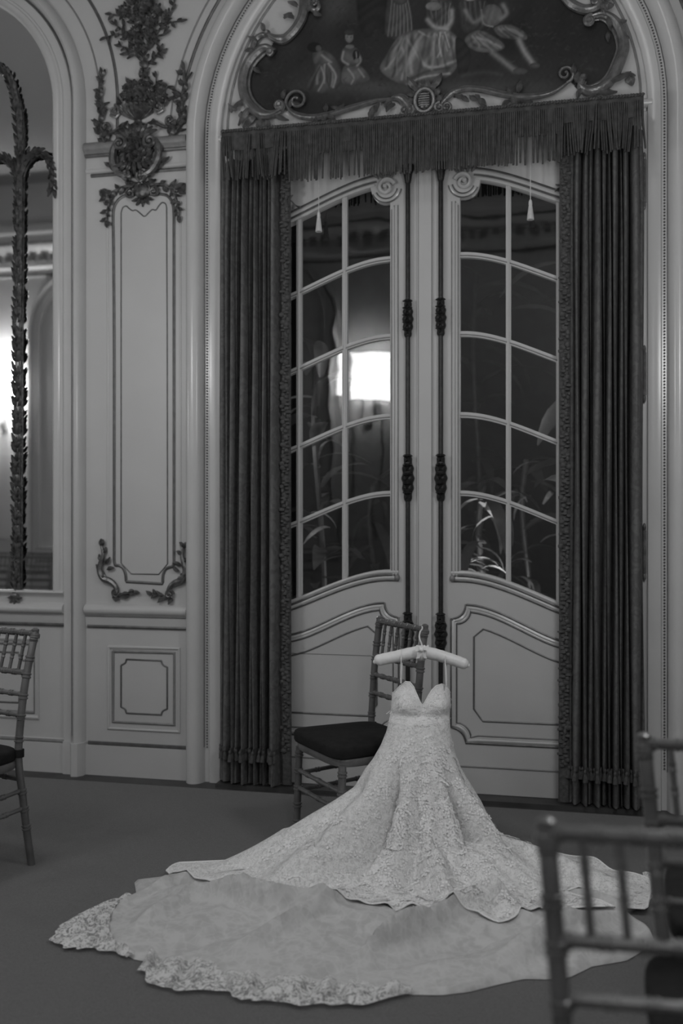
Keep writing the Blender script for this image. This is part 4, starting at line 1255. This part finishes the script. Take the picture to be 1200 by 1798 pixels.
# cord pulls with tassels
for px, y0_, y1_, lab in ((560, 330, 406, 'pale tassel on a cord in front of the left door leaf'), (932, 310, 385, 'pale tassel on a cord in front of the right door leaf')):
    x, zt = W(px, y1_-30, -.05); x2, zb = W(px, y1_, -.05)
    r = empty('pull_tassel', (x, -.05, zb), lab, 'tassel', 'cord pulls at the door')
    MB().tube([(x, -.05, zt), (x, -.05, 3.22)], .0022, 5).build('cord', M['cord'], parent=r)
    MB().lathe([(.004,zt-zb+.012),(.008,zt-zb+.004),(.009,zt-zb-.012),(.006,zt-zb-.018)][::-1], (x,-.05,zb), 10).build('knot', M['cord'], parent=r)
    m = MB()
    m.lathe([(.0145,0),(.015,.008),(.012,.035),(.008,zt-zb-.016)], (x,-.05,zb), 14)
    for k in range(14):
        a = 2*pi*k/14; m.tube([(x+.007*cos(a), -.05+.007*sin(a), zb+zt-zb-.02), (x+.0148*cos(a), -.05+.0148*sin(a), zb-.003)], .0022, 4)
    m.build('skirt', M['cord'], parent=r)

# ================================================================ BAMBOO-TURNED CHAIRS
POST0 = [(.235,0),(.215,.12),(.192,.28),(.172,.43),(.184,.58),(.208,.74),(.255,.92)]     # (y, z) of the rear post
def bamboo(m, pts, r, nodes, sides=10):
    """Round rod with raised double rings at the given fractions of its length."""
    pts = [Vector(p) for p in pts]
    seg = [(pts[i+1]-pts[i]).length for i in range(len(pts)-1)]; tot = sum(seg)
    def at(s):
        for i, L in enumerate(seg):
            if s <= L or i == len(seg)-1: return pts[i].lerp(pts[i+1], max(0, min(1, s/L)))
            s -= L
    ss = {0.0: 1.0, tot: 1.0}
    for i in range(len(pts)): ss.setdefault(sum(seg[:i]), 1.0)
    for f in nodes:
        c = f*tot
        for ds, k in ((-.011,1.0),(-.009,1.26),(-.004,1.26),(-.002,1.06),(.002,1.06),(.004,1.26),(.009,1.26),(.011,1.0)):
            if 0 < c+ds < tot: ss[c+ds] = k
    keys = sorted(ss)
    out = []
    for k in keys:
        if not out or k - out[-1] > 1e-4: out.append(k)
    m.tube([at(k) for k in out], [r*ss[k] for k in out], sides)
    return m

def superel(a, b, n, e=3.2, ycen=0.0, taper=.06):
    out = []
    for k in range(n):
        t = 2*pi*k/n; c, s = cos(t), sin(t)
        x = a*math.copysign(abs(c)**(2/e), c); y = b*math.copysign(abs(s)**(2/e), s)
        out.append((x*(1 - taper*(y/b)), y + ycen))
    return out

def make_chair(label, group=None, lean=1.0, rack=0.0):
    POST = [(y if z <= .43 else .172 + (y-.172)*lean, z*(.905/.92) if z > .6 else z) for y, z in POST0]
    def post_y(z):
        for (ya, za), (yb, zb) in zip(POST[:-1], POST[1:]):
            if za <= z <= zb: return ya + (yb-ya)*(z-za)/(zb-za)
        return POST[-1][0]
    rx = lambda z: rack*max(0, z-.43)/.47      # sideways rake of the back
    root = empty('bamboo_chair', (0, 0, 0), label, 'chair', group)
    CM = M['chair']
    for s in (-1, 1):
        m = MB(); pts = cr([(s*.18 + rx(z), y, z) for y, z in POST], 4)
        L = .94
        bamboo(m, pts, .0148, [z/.92 for z in (.156,.23,.301,.506,.591,.669,.75,.815,.893)])
        m.lathe([(.0165,-.012),(.0185,-.004),(.0185,.004),(.012,.010),(.015,.016),(.015,.024),(.006,.030)], (s*.18 + rx(.9), POST[-1][0], .892), 10)
        m.build('rear_post', CM, parent=root)
        m = MB(); bamboo(m, [(s*.190,-.172,.395),(s*.192,-.178,.2),(s*.194,-.186,0)], .0155, [.08,.26,.44,.62,.8]); m.build('front_leg', CM, parent=root)
        for z in (.301, .230):
            m = MB(); bamboo(m, [(s*.18, post_y(z), z), (s*.192, -.178, z-.02)], .0090, [.25,.5,.75], 8); m.build('side_stretcher', CM, parent=root)
        m = MB(); m.tube([(s*.18, .174, .432), (s*.18, .175, .462)], .0195, 10); m.build('cushion_strap', M['cushion'], parent=root)
    for z, r in ((.899,.0115),(.750,.0105),(.669,.0095),(.591,.0095)):
        m = MB(); bamboo(m, [(-.18 + rx(z), post_y(z), z), (.18 + rx(z), post_y(z), z)], r, [.04,.2,.36,.5,.64,.8,.96], 9); m.build('back_rail', CM, parent=root)
    for k in range(6):
        x = -.18 + .36*(k+1)/7
        m = MB(); bamboo(m, [(x + rx(.899), post_y(.899), .899), (x + rx(.75), post_y(.75), .75)], .0066, [.3,.62], 8); m.build('spindle', CM, parent=root)
    m = MB(); bamboo(m, [(-.18, post_y(.343), .343), (.18, post_y(.343), .343)], .0092, [.25,.5,.75], 8); m.build('rear_stretcher', CM, parent=root)
    for z in (.295, .222):
        m = MB(); bamboo(m, [(-.192, -.178, z), (.192, -.178, z)], .0092, [.25,.5,.75], 8); m.build('front_stretcher', CM, parent=root)
    # seat frame and cushion
    n = 40; m = MB(); rows = []
    for sc, z in ((.90,.388),(.985,.391),(1.0,.399),(1.0,.413),(.985,.421),(.90,.423)):
        rows.append([(x*sc, y*sc-.005, z) for x, y in superel(.208, .197, n, 5.0)])
    b = len(m.v); m.grid(rows, closed=True); m.f.append(tuple(range(n))[::-1]); m.f.append(tuple(5*n + k for k in range(n)))
    m.build('seat_frame', CM, parent=root)
    m = MB(); rows = []
    for sc, z in ((.97,.420),(1.0,.423),(1.015,.431),(1.015,.455),(1.0,.465),(.97,.469),(.75,.474),(.5,.477),(.25,.479),(.02,.480)):
        rows.append([(x*sc, y*sc-.015, z) for x, y in superel(.202, .192, n, 7.0)])
    m.grid(rows, closed=True); m.f.append(tuple(range(n))[::-1]); m.f.append(tuple(9*n + k for k in range(n)))
    m.build('seat_cushion', M['cushion'], parent=root, sharp=60)
    return root

def place_chair(ch, X, d, post, face, ly=.255):
    """Put the top of one rear post (post = +1 / -1) at camera-frame X, d; face = facing direction in that frame."""
    f = RIGHT*face[0] + FWD*face[1]; f.normalize()
    phi = atan2(f.x, -f.y)
    top = CW(X, d, 0)
    lx = post*.18
    ch.rotation_euler = (0, 0, phi)
    ch.location = (top.x - (cos(phi)*lx - sin(phi)*ly), top.y - (sin(phi)*lx + cos(phi)*ly), .011)

gown_chair = make_chair('gilt bamboo chair with dark cushion against the door, the white gown hanging on its back', lean=.5)
place_chair(gown_chair, .338, 4.03, 1, (-.88, -.475), .2135)
chair0 = make_chair('gilt bamboo chair alone in front of the mirror bay, cut by the picture edge')
place_chair(chair0, -1.20, 3.90, 1, (-.52, -.85))
def another(label, X, d, post, face, group=None):
    c = copy_tree(chair0); c['label'] = label
    if group: c['group'] = group
    place_chair(c, X, d, post, face)
    return c
front_chair = make_chair('blurred bamboo chair closest of all, its back rails in front of the gown train', lean=.6, rack=-.037)
for ch in front_chair.children:
    if ch.name.startswith('seat_cushion'): ch.scale = (1.17, 1.04, 1.045)
    if ch.name.startswith('seat_frame'): ch.scale = (1.08, 1.0, 1.0)
def seat_at(c, X, d):
    place_chair(c, X + .040, d, -1, (-.17, -.985), .2218)
seat_at(front_chair, .302, 1.475)
c = copy_tree(front_chair); c['label'] = 'blurred bamboo chair between the closest chair and the right curtain'; seat_at(c, .619, 2.042)
c = copy_tree(chair0); c['label'] = 'bamboo chair cut by the right picture edge, only its dark cushion corner in view'
f_ = RIGHT*-.96 + FWD*.28
c.rotation_euler = (0, 0, atan2(f_.x, -f_.y)); q_ = CW(.984, 2.336, .011); c.location = q_

for i, a in enumerate(('left', 'middle', 'right')):
    for j, b in enumerate(('nearer', 'farther')):
        c = copy_tree(chair0); c['label'] = 'bamboo chair reflected in the wall mirror, %s of the three in the %s row' % (a, b)
        c['group'] = 'chairs reflected in the wall mirror'
        c.location = (-5.75 + i*.50, -4.45 - j*.9, .011); c.rotation_euler = (0, 0, pi)

# ================================================================ WEDDING GOWN
D0 = 3.78; XC0 = .31
S0 = F / D0
groot = empty('wedding_gown', CW(XC0, D0, 0), 'white strapless lace wedding gown on a hanger, its long train spread over the carpet', 'gown')
def itab(tab, x):
    if x <= tab[0][0]: return tab[0][1]
    for (a, va), (b, vb) in zip(tab[:-1], tab[1:]):
        if x <= b: return va + (vb-va)*(x-a)/(b-a)
    return tab[-1][1]
def sm(x): x = max(0.0, min(1.0, x)); return x*x*(3-2*x)

# radii (z, r) towards left, right, front, back
TL = sorted([(.175,.526),(.229,.442),(.287,.345),(.339,.267),(.408,.223),(.447,.192),(.499,.161),(.551,.138),(.607,.124),(.655,.116),(.709,.111),(.76,.108)])
TR = sorted([(.175,.261),(.229,.242),(.287,.215),(.339,.186),(.408,.147),(.447,.130),(.499,.114),(.551,.106),(.607,.103),(.655,.106),(.709,.108),(.76,.106)])
TF = sorted([(.175,.215),(.229,.185),(.287,.155),(.339,.135),(.408,.115),(.447,.105),(.499,.094),(.551,.085),(.607,.080),(.655,.078),(.709,.074),(.76,.068)])
TB = sorted([(.175,.120),(.229,.110),(.287,.100),(.339,.092),(.408,.082),(.447,.077),(.499,.070),(.551,.065),(.607,.060),(.76,.055)])
def rbody(phi, z):
    """phi 0 = towards the camera, +pi/2 = right."""
    c, s = cos(phi), sin(phi)
    a = itab(TR if s > 0 else TL, z); b = itab(TF if c > 0 else TB, z)
    return 1/sqrt((s/a)**2 + (c/b)**2)

def polar_hem(pix, extra, zh=0.0):
    """hem outline -> list of (phi, r) about the gown centre; pix are floor pixels, extra are (X, d)."""
    out = []
    for px, py in pix:
        d = (CZ-zh)*F/(py-899); X = (px-600)*d/F
        out.append((X, d))
    out += extra
    pol = sorted((atan2(X-XC0, -(d-D0)), sqrt((X-XC0)**2 + (d-D0)**2)) for X, d in out)
    def f(phi):
        while phi > pi: phi -= 2*pi
        while phi < -pi: phi += 2*pi
        ext = [(pol[-1][0]-2*pi, pol[-1][1])] + pol + [(pol[0][0]+2*pi, pol[0][1])]
        for (a, ra), (b, rb) in zip(ext[:-1], ext[1:]):
            if a <= phi <= b:
                if b - a < 1e-9: return ra
                # straight hem between points, in the plane
                xa, ya, xb, yb = ra*sin(a), ra*cos(a), rb*sin(b), rb*cos(b)
                dx, dy = sin(phi), cos(phi)
                den = dx*(yb-ya) - dy*(xb-xa)
                if abs(den) < 1e-9: return ra + (rb-ra)*(phi-a)/(b-a)
                return max(.05, (xa*(yb-ya) - ya*(xb-xa))/den)
        return pol[0][1]
    return f
hem1 = polar_hem([(292,1526),(308,1535),(341,1541),(402,1557),(435,1575),(477,1585),(514,1593),(570,1598),(630,1596),(665,1604),(725,1601),(800,1619),(840,1617),(875,1625),(910,1617),(950,1601),(990,1578),(1030,1592),(1095,1610),(1137,1592),(1143,1560),(1141,1541),(1100,1529)],
                 [(.96,3.90),(.80,3.97),(.60,4.0),(.31,3.90),(.1,3.84),(-.15,3.81),(-.42,3.83),(-.62,3.83)], .045)
hem2 = polar_hem([(236,1556),(241,1584),(206,1597),(186,1619),(186,1654),(201,1671),(234,1692),(276,1700),(341,1704),(379,1718),(444,1732),(523,1737),(640,1746),(725,1755),(775,1756),(825,1750),(875,1737),(920,1727),(960,1728),(1000,1725),(1040,1705),(1100,1695),(1140,1672),(1150,1655),(1137,1640),(1100,1615)],
                 [(.80,3.9),(.55,3.94),(.31,3.88),(.1,3.82),(-.3,3.80),(-.6,3.85)])

rw = random.Random(21)
ridges = []          # (cx, cy, direction, half length, half width, height): long soft folds of the train
def ridge_px(a, b, wd, amp):
    (xa, ya), (xb, yb) = [((px-600)*(CZ*F/(py-899))/F - XC0, D0 - CZ*F/(py-899)) for px, py in (a, b)]
    L = sqrt((xb-xa)**2 + (yb-ya)**2)
    ridges.append(((xa+xb)/2, (ya+yb)/2, atan2(xb-xa, yb-ya), L*.6, wd*.75, amp*2.6))
for a, b, wd, amp in [((350,1596),(570,1630),.05,.034),((330,1574),(500,1608),.05,-.030),((470,1600),(640,1592),.04,.020),((620,1700),(800,1642),.045,.034),((700,1708),(900,1664),.05,-.034),((800,1642),(900,1622),.05,.026),
                      ((420,1690),(620,1610),.05,.024),((330,1680),(470,1640),.06,-.014),((560,1735),(690,1660),.05,-.018),((900,1700),(1060,1640),.06,.024),((860,1730),(960,1690),.05,.016),((1000,1600),(1120,1640),.05,.020),
                      ((240,1650),(330,1600),.05,.018),((210,1600),(330,1560),.05,.024),((760,1600),(960,1650),.05,.018),((1020,1704),(1046,1676),.018,.030),((690,1625),(740,1650),.03,-.016)]:
    ridge_px(a, b, wd, amp)
for i in range(16):
    a = rw.uniform(-1.6, 1.6); rr = rw.uniform(.4, .9)
    ridges.append((rr*sin(a), rr*cos(a), rw.uniform(-.9, .9) + a, rw.uniform(.08, .22), rw.uniform(.012, .028), rw.uniform(-.012, .018)))
def wrinkle(x, y):
    """x right, y towards camera, about the gown centre"""
    h = .004*sin(9*x + 4*y + 1) + .003*sin(15*y - 7*x) + .0035*sin(21*x + 11*sin(3*y))
    for cx, cy, dirn, L, wd, amp in ridges:
        dx, dy = x-cx, y-cy
        u = dx*sin(dirn) + dy*cos(dirn); v = dx*cos(dirn) - dy*sin(dirn)
        if abs(u) < 2*L and abs(v) < 5*wd:
            k = 1.35 if v > 0 else .45      # one steep side, one long side
            h += amp*math.exp(-(u/L)**2)/(1 + (v/(wd*k))**2)**1.5
    return h
def z_train(phi, r):
    rho = min(1.0, r/hem2(phi))
    edge = min(1.0, (1-rho)*9)
    roll = .014*math.exp(-((1-rho)/.05)**2) * (.6 + .4*sin(phi*23))
    return max(.013, .018 + .050*(1-rho**2)**.8 + max(-.035, wrinkle(r*sin(phi), r*cos(phi)))*edge + roll)

def gown_point(phi, r, z, dc=0.0):
    return CW(XC0 + r*sin(phi), D0 + dc - r*cos(phi), z)

NPH = 288
def fold(phi, z):
    """sideways pleats: depth of the folds of the flared skirt"""
    k = sm((.47 - z)/.25)
    f = .008*sin(7*phi + 2.5*z*4) + .005*sin(11*phi + 1.3)
    for c, wd, amp in ((-1.10,.14,.085),(-.80,.07,-.080),(-.50,.15,.040),(1.00,.15,.075),(.70,.07,-.070),(.40,.14,.038),(.02,.20,.016),(-.22,.07,-.018),(1.35,.10,-.030),(-1.42,.10,-.034)):
        dphi = phi - c - .25*(.35-z)
        f += amp*math.exp(-(dphi/wd)**2)
    return f*k

# bodice ---------------------------------------------------------------
NECK = [(-.112,.690),(-.100,.722),(-.086,.741),(-.070,.741),(-.052,.724),(-.034,.695),(-.018,.668),(-.008,.657),(.004,.664),(.022,.690),(.042,.712),(.064,.727),(.085,.732),(.097,.724),(.107,.690)]
def neck(phi):
    c, s = cos(phi), sin(phi)
    x = (.112 if s < 0 else .107)*s
    if c > 0: return itab(NECK, x)
    return .69 - (.69-.615)*sm(-c/.5)
def bodice_r(phi, z):
    r = rbody(phi, z)
    x = r*sin(phi)
    if cos(phi) > 0:
        for cx in (-.058, .056):
            b = math.exp(-((x-cx)/.036)**2)
            dz = z - .655
            prof = math.exp(-(dz/.045)**2) if dz > 0 else math.exp(-(dz/.028)**2)
            r += .024*b*prof
        r -= .010*math.exp(-((x+.006)/.014)**2) * sm((z-.60)/.05)
        r -= .006*math.exp(-((z-.615)/.012)**2)
    return r
ZW = .585
def dshift(z): return .06*sm((z-.45)/.28)
rows_b = []
NB = 26
for i in range(NB+1):
    row = []
    for k in range(NPH):
        phi = -pi + 2*pi*k/NPH
        zn = neck(phi); z = zn + (ZW-zn)*(i/NB)
        row.append(gown_point(phi, bodice_r(phi, z), z, dshift(z)))
    rows_b.append(row)
m = MB().grid(rows_b, closed=True)
m.build('bodice', M['bodice'], parent=groot, sharp=80)
# neckline binding
m = MB(); m.tube([(p.x, p.y, p.z) for p in rows_b[0]] + [tuple(rows_b[0][0])], .0022, 5); m.build('neckline_edge', M['applique'], parent=groot)
# overskirt ------------------------------------------------------------
ZL = [ZW - (ZW-.175)*i/44 for i in range(45)]
rows_s = []
for z in ZL:
    rows_s.append([gown_point(ph, max(.03, rbody(ph, z) + fold(ph, z)), z, dshift(z)) for ph in [-pi + 2*pi*k/NPH for k in range(NPH)]])
NW = 40
for i in range(1, NW+1):
    t = i/NW
    row = []
    for k in range(NPH):
        ph = -pi + 2*pi*k/NPH
        r0 = max(.03, rbody(ph, .175) + fold(ph, .175)); rh = hem1(ph)
        rh = max(rh, r0 + .03)
        r = r0 + (rh-r0)*t
        zz = .175*(1-t)**1.55 + .010
        # ripples that run out from the folds over the floor
        rip = .5*sin(9*ph + 1) + .35*sin(15*ph)
        for c, wd_, amp in ((-1.10,.13,1.5),(-.80,.10,-1.3),(-.50,.12,1.2),(-.22,.07,-.8),(.10,.10,1.0),(.42,.09,-1.0),(.70,.10,1.4),(1.02,.09,-1.2),(1.30,.09,1.1)):
            rip += amp*math.exp(-((ph - c)/wd_)**2)
        zz += (1-t)**.8*t**.7*.095*rip * min(1, (rh-r0)/.3)
        zz = max(zz, z_train(ph, r) + .010 + .004*sin(ph*31))
        row.append(gown_point(ph, r, zz))
    rows_s.append(row)
m = MB().grid(rows_s, closed=True)
m.build('overskirt', M['lace'], parent=groot, sharp=80)
m = MB(); hp = rows_s[-1]
m.tube([(p.x, p.y, p.z) for p in hp] + [tuple(hp[0])], .003, 5); m.build('overskirt_hem', M['applique'], parent=groot)

# train ---------------------------------------------------------------
NT = 64; rows_t = []
for i in range(NT+1):
    t = .22 + .78*i/NT
    row = []
    for k in range(NPH):
        ph = -pi + 2*pi*k/NPH
        r = hem2(ph)*t
        row.append(gown_point(ph, r, z_train(ph, r) if i < NT else .0135))
    rows_t.append(row)
m = MB().grid(rows_t, closed=True)
m.build('train', M['train'], parent=groot, sharp=80)

# ruffled lace borders that escape from under the hem ------------------
def lace_border(inner, outer, name='lace_border', seed=0, amp=.016):
    q0 = cr([tuple(G(*p)) for p in inner], 10); q1 = cr([tuple(G(*p)) for p in outer], 10)
    n = 110; rnd = random.Random(seed); ph = rnd.uniform(0, 6)
    def at(q, t):
        s = t*(len(q)-1); i = min(int(s), len(q)-2); f = s-i
        return Vector(q[i]).lerp(Vector(q[i+1]), f)
    rows = []
    for j in range(9):
        v = j/8; row = []
        for i in range(n+1):
            t = i/n; p = at(q0, t).lerp(at(q1, t), v)
            ruff = sin(t*47 + ph + 1.5*sin(t*9)) * .6 + sin(t*83 + 2*ph) * .4
            z = .024 + amp*(.7 + ruff)*sin(pi*min(1, .25+v*.75)) * (1 if v < .95 else .55)
            off = .010*ruff*v
            row.append((p.x + off*RIGHT.x*.6, p.y + off*FWD.y, max(.014, z)))
        rows.append(row)
    m = MB().grid(rows)
    return m.build(name, M['lacehem'], parent=groot, sharp=90)
lace_border([(232,1592),(212,1600),(196,1620),(192,1650),(206,1672),(236,1690)], [(206,1592),(150,1612),(112,1634),(90,1662),(124,1678),(168,1679),(224,1694)], seed=1)
lace_border([(262,1690),(300,1700),(345,1703),(390,1718),(450,1731),(530,1736),(600,1742),(650,1745),(720,1752)], [(244,1716),(272,1744),(318,1752),(400,1757),(424,1770),(460,1771),(530,1779),(600,1778),(640,1778),(725,1757)], seed=2, amp=.020)
lace_border([(1060,1606),(1090,1600),(1120,1580),(1130,1556),(1128,1544)], [(1050,1592),(1096,1613),(1139,1596),(1147,1566),(1143,1541)], seed=3, amp=.008)

# lace flowers sewn on the skirt and bodice ------------------------------
m = MB(); rl = random.Random(17)
def surf(rows, i, k):
    p = rows[i][k % NPH]; a = rows[min(i+1, len(rows)-1)][k % NPH] - rows[max(i-1, 0)][k % NPH]; b = rows[i][(k+1) % NPH] - rows[i][(k-1) % NPH]
    nn = b.cross(a)
    if nn.length < 1e-12: nn = Vector((0, 0, 1))
    nn.normalize()
    out = p - groot.location; out.z = .1
    if nn.dot(Vector((out.x, out.y, .25))) < 0: nn = -nn
    t1 = b.normalized(); t2 = nn.cross(t1)
    return p, nn, t1, t2
def motif(rows, i, k, r, kind):
    p, nn, t1, t2 = surf(rows, i, k); a0 = rl.uniform(0, 6.3)
    o = p + nn*.0026
    if kind == 'flower':
        for q in range(5):
            a = a0 + q*2*pi/5; u = t1*cos(a) + t2*sin(a); v = t2*cos(a) - t1*sin(a)
            m.add([o + u*r*.18, o + u*r*.55 + v*r*.32 + nn*.0006, o + u*r + v*r*.16, o + u*r - v*r*.16, o + u*r*.55 - v*r*.32 + nn*.0006], [(0,1,2,3,4)])
        m.add([o + nn*.0010 + (t1*cos(b)+t2*sin(b))*r*.16 for b in [2*pi*j/6 for j in range(6)]], [tuple(range(6))])
    else:
        ang = a0
        for q in range(3):
            u = t1*cos(ang) + t2*sin(ang); v = t2*cos(ang) - t1*sin(ang)
            m.add([o, o + u*r*.5 + v*r*.28, o + u*r*1.1, o + u*r*.5 - v*r*.28], [(0,1,2,3)])
            o = o + u*r*.9; ang += rl.uniform(-.9, .9)
            o = o + nn*.0002
for _ in range(1050):
    i = int(rl.triangular(4, len(rows_s)-3, 38)); ph = max(-1.4, min(1.35, rl.gauss(.05, .8)))
    k = int((ph + pi)/(2*pi)*NPH)
    motif(rows_s, i, k, rl.uniform(.008, .0165), 'flower' if rl.random() < .6 else 'leaf')
for _ in range(300):
    ph = rl.gauss(0, .8); k = int((ph + pi)/(2*pi)*NPH)
    motif(rows_b, rl.randint(6, NB-1), k, rl.uniform(.005, .009), 'flower' if rl.random() < .6 else 'leaf')
for _ in range(420):
    ph = rl.uniform(-1.35, 1.3); k = int((ph + pi)/(2*pi)*NPH)
    motif(rows_s, len(rows_s)-1-rl.randint(3, 8), k, rl.uniform(.008, .015), 'flower' if rl.random() < .5 else 'leaf')
m.build('lace_flowers', M['applique'], parent=groot, smooth=False, kind='stuff')

# ================================================================ PADDED HANGER
HD = 3.865
def hp_(px, py, d=HD): return P(px, py, d)
hroot = empty('padded_hanger', hp_(740, 1152), 'white padded satin hanger with a small bow, hooked on the chair back', 'hanger')
m = MB()
hpts = cr([tuple(hp_(*p)) for p in [(659,1162),(666,1159),(680,1156),(700,1152),(720,1147.5),(740,1145),(760,1148),(780,1153.5),(800,1160),(814,1165),(822,1168)]], 5)
nh = len(hpts)
rad = [.0245*min(1, .45 + .55*sin(min(1, min(i, nh-1-i)/5)*pi/2)) * (1 - .12*abs(i/(nh-1)-.5)*2) * (1 + .02*sin(i*1.7)) for i in range(nh)]
m.tube(hpts, rad, 14)
for e, r in ((0, rad[0]), (-1, rad[-1])): m.blob(hpts[e], (r*.9, r*.9, r*.95), 10, 5)
m.build('padded_arm', M['hanger'], parent=hroot)
# gathered band and bow in the middle
m = MB()
for k in range(5):
    c = hp_(733+3.2*k, 1147 - abs(k-2)*.3)
    m.tube([(c.x + .027*cos(a)*FWD.x, c.y + .027*cos(a)*FWD.y, c.z + .027*sin(a)) for a in [2*pi*j/16 for j in range(17)]], .0045, 6)
m.build('gathered_band', M['hanger'], parent=hroot)
m = MB()
for s, tip in ((-1, (730,1134)), (1, (753,1132))):
    a = hp_(741,1141, HD-.03); b = hp_(tip[0], tip[1], HD-.035); c = hp_(tip[0]+s*1, tip[1]+10, HD-.04); nrm_ = FWD*-.006
    m.grid([[a, a], [a.lerp(b, .6)+nrm_, a.lerp(c, .6)+nrm_], [b, c], [a.lerp(b, .6)-nrm_+Vector((0,0,.002)), a.lerp(c, .6)-nrm_], [a, a]])
for s in (-1, 1):
    a = hp_(741,1142, HD-.03); b = hp_(741+s*7, 1156, HD-.03)
    m.grid([[a+RIGHT*-.004, a+RIGHT*.004], [b+RIGHT*-.006, b+RIGHT*.006]])
m.blob(tuple(hp_(741,1141,HD-.033)), (.009,.008,.009), 8, 4)
m.build('bow', M['hanger'], parent=hroot)
m = MB()
rail = CW(.325, 4.055, .91)
hk = [hp_(741,1143), hp_(741,1132), hp_(737,1120), hp_(738,1110, 3.93), CW(.325, 4.0, .918), CW(.327, 4.045, .926), CW(.333, 4.085, .915), CW(.336, 4.09, .885)]
m.tube(cr([tuple(p) for p in hk], 6), .0032, 7); m.build('hook', M['hanger'], parent=hroot)
# ribbon loops that carry the gown
m = MB()
for (ax, ay), (bx, by) in (((706,1152),(704,1194)), ((783,1156),(784,1199))):
    m = MB()
    top = hp_(ax, ay-10, HD); a1 = hp_(ax-1, ay, HD-.027); b1 = P(bx, by+6, D0 - .01 + .0); a2 = hp_(ax+1, ay, HD+.027)
    pts = [tuple(b1 + RIGHT*.002), tuple(a2), tuple(top + Vector((0,0,.004))), tuple(a1), tuple(b1)]
    m.tube(cr(pts, 5), .0022, 5)
    m.build('hanging_ribbon', M['cord'], parent=groot)

# ================================================================ GARDEN BEHIND THE PANES
struct(MB().box(-6, .19, -.25, 6, 9, -.05).build('ground_outside', M['stone'], smooth=False))
struct(MB().box(-6, 8.0, -.05, 6, 8.3, 5).build('garden_wall_outside', M['stone'], smooth=False))
def blade(L, wd, curl):
    m = MB(); rows = []; a = 0; x = z = 0.0
    for i in range(7):
        t = i/6; h = wd*.5*sin(pi*min(1, t*.9+.08))**.8
        rows.append([(x, -h, z + h*.25), (x, 0, z), (x, h, z + h*.25)])
        x += cos(a)*L/6; z += sin(a)*L/6; a -= curl/6
    return m.grid(rows)
LB = [blade(.42, .10, 1.0), blade(.55, .07, 1.5), blade(.34, .13, .8)]
LM = []
for i, b in enumerate(LB):
    o = b.build('leaf', M['leafmat'], parent=None); LM.append(o.data); bpy.data.objects.remove(o)
LP = []
for b in LB:
    o = b.build('pale_leaf', M['leafpale'], parent=None); LP.append(o.data); bpy.data.objects.remove(o)
def plant(px, d, h, n, kind, label, pale=0, seed=0, up=.4, scale=1.0):
    q = P(px, 899, d); rnd = random.Random(seed)
    r = empty('garden_plant', (q.x, q.y, -.05), label, 'plant', 'plants in the dark garden')
    m = MB(); m.tube(cr([(q.x, q.y, -.05), (q.x+.03, q.y+.02, h*.4), (q.x-.03, q.y, h*.8), (q.x, q.y, h)], 5), .018, 7); m.build('stem', M['leafmat'], parent=r)
    for k in range(n):
        o = bpy.data.objects.new('leaf', LM[kind]); COL.objects.link(o); o.parent = r
        z = h*(.25 + .78*k/n) + .05
        o.location = (rnd.uniform(-.03,.03), rnd.uniform(-.03,.03), z)
        o.rotation_euler = (rnd.uniform(-.4,.4), -rnd.uniform(-.2, up+.5), rnd.uniform(0, 6.3)); o.scale = [scale*rnd.uniform(.7, 1.2)]*3
    for k in range(pale):
        o = bpy.data.objects.new('pale_leaf', LP[1]); COL.objects.link(o); o.parent = r
        o.location = (rnd.uniform(-.12,.12), rnd.uniform(-.15,-.05), h*rnd.uniform(.55, 1.0))
        o.rotation_euler = (rnd.uniform(-.8,.8), -rnd.uniform(-.3, .9), rnd.uniform(-1.2, 1.2) + (pi if k % 2 else 0)); o.scale = [rnd.uniform(.3, .5)]*3
    return r
plant(560, 6.2, 2.4, 30, 0, 'leafy garden plant behind the outer panes of the left door leaf', 4, 1)
plant(655, 8.2, 1.6, 18, 1, 'low garden plant behind the inner panes of the left door leaf', 0, 2)
plant(850, 6.0, 1.55, 30, 1, 'garden plant with pale leaves behind the lowest panes of the right door leaf', 16, 3)
plant(925, 6.9, 1.75, 20, 1, 'slender garden plant behind the lower outer panes of the right door leaf', 8, 4)
plant(838, 8.4, 3.4, 22, 1, 'tall palm-like plant behind the top panes of the right door leaf', 0, 5, scale=1.3)
plant(1010, 5.75, 3.0, 18, 0, 'tall shrub beside the right curtain behind the glass', 3, 6)
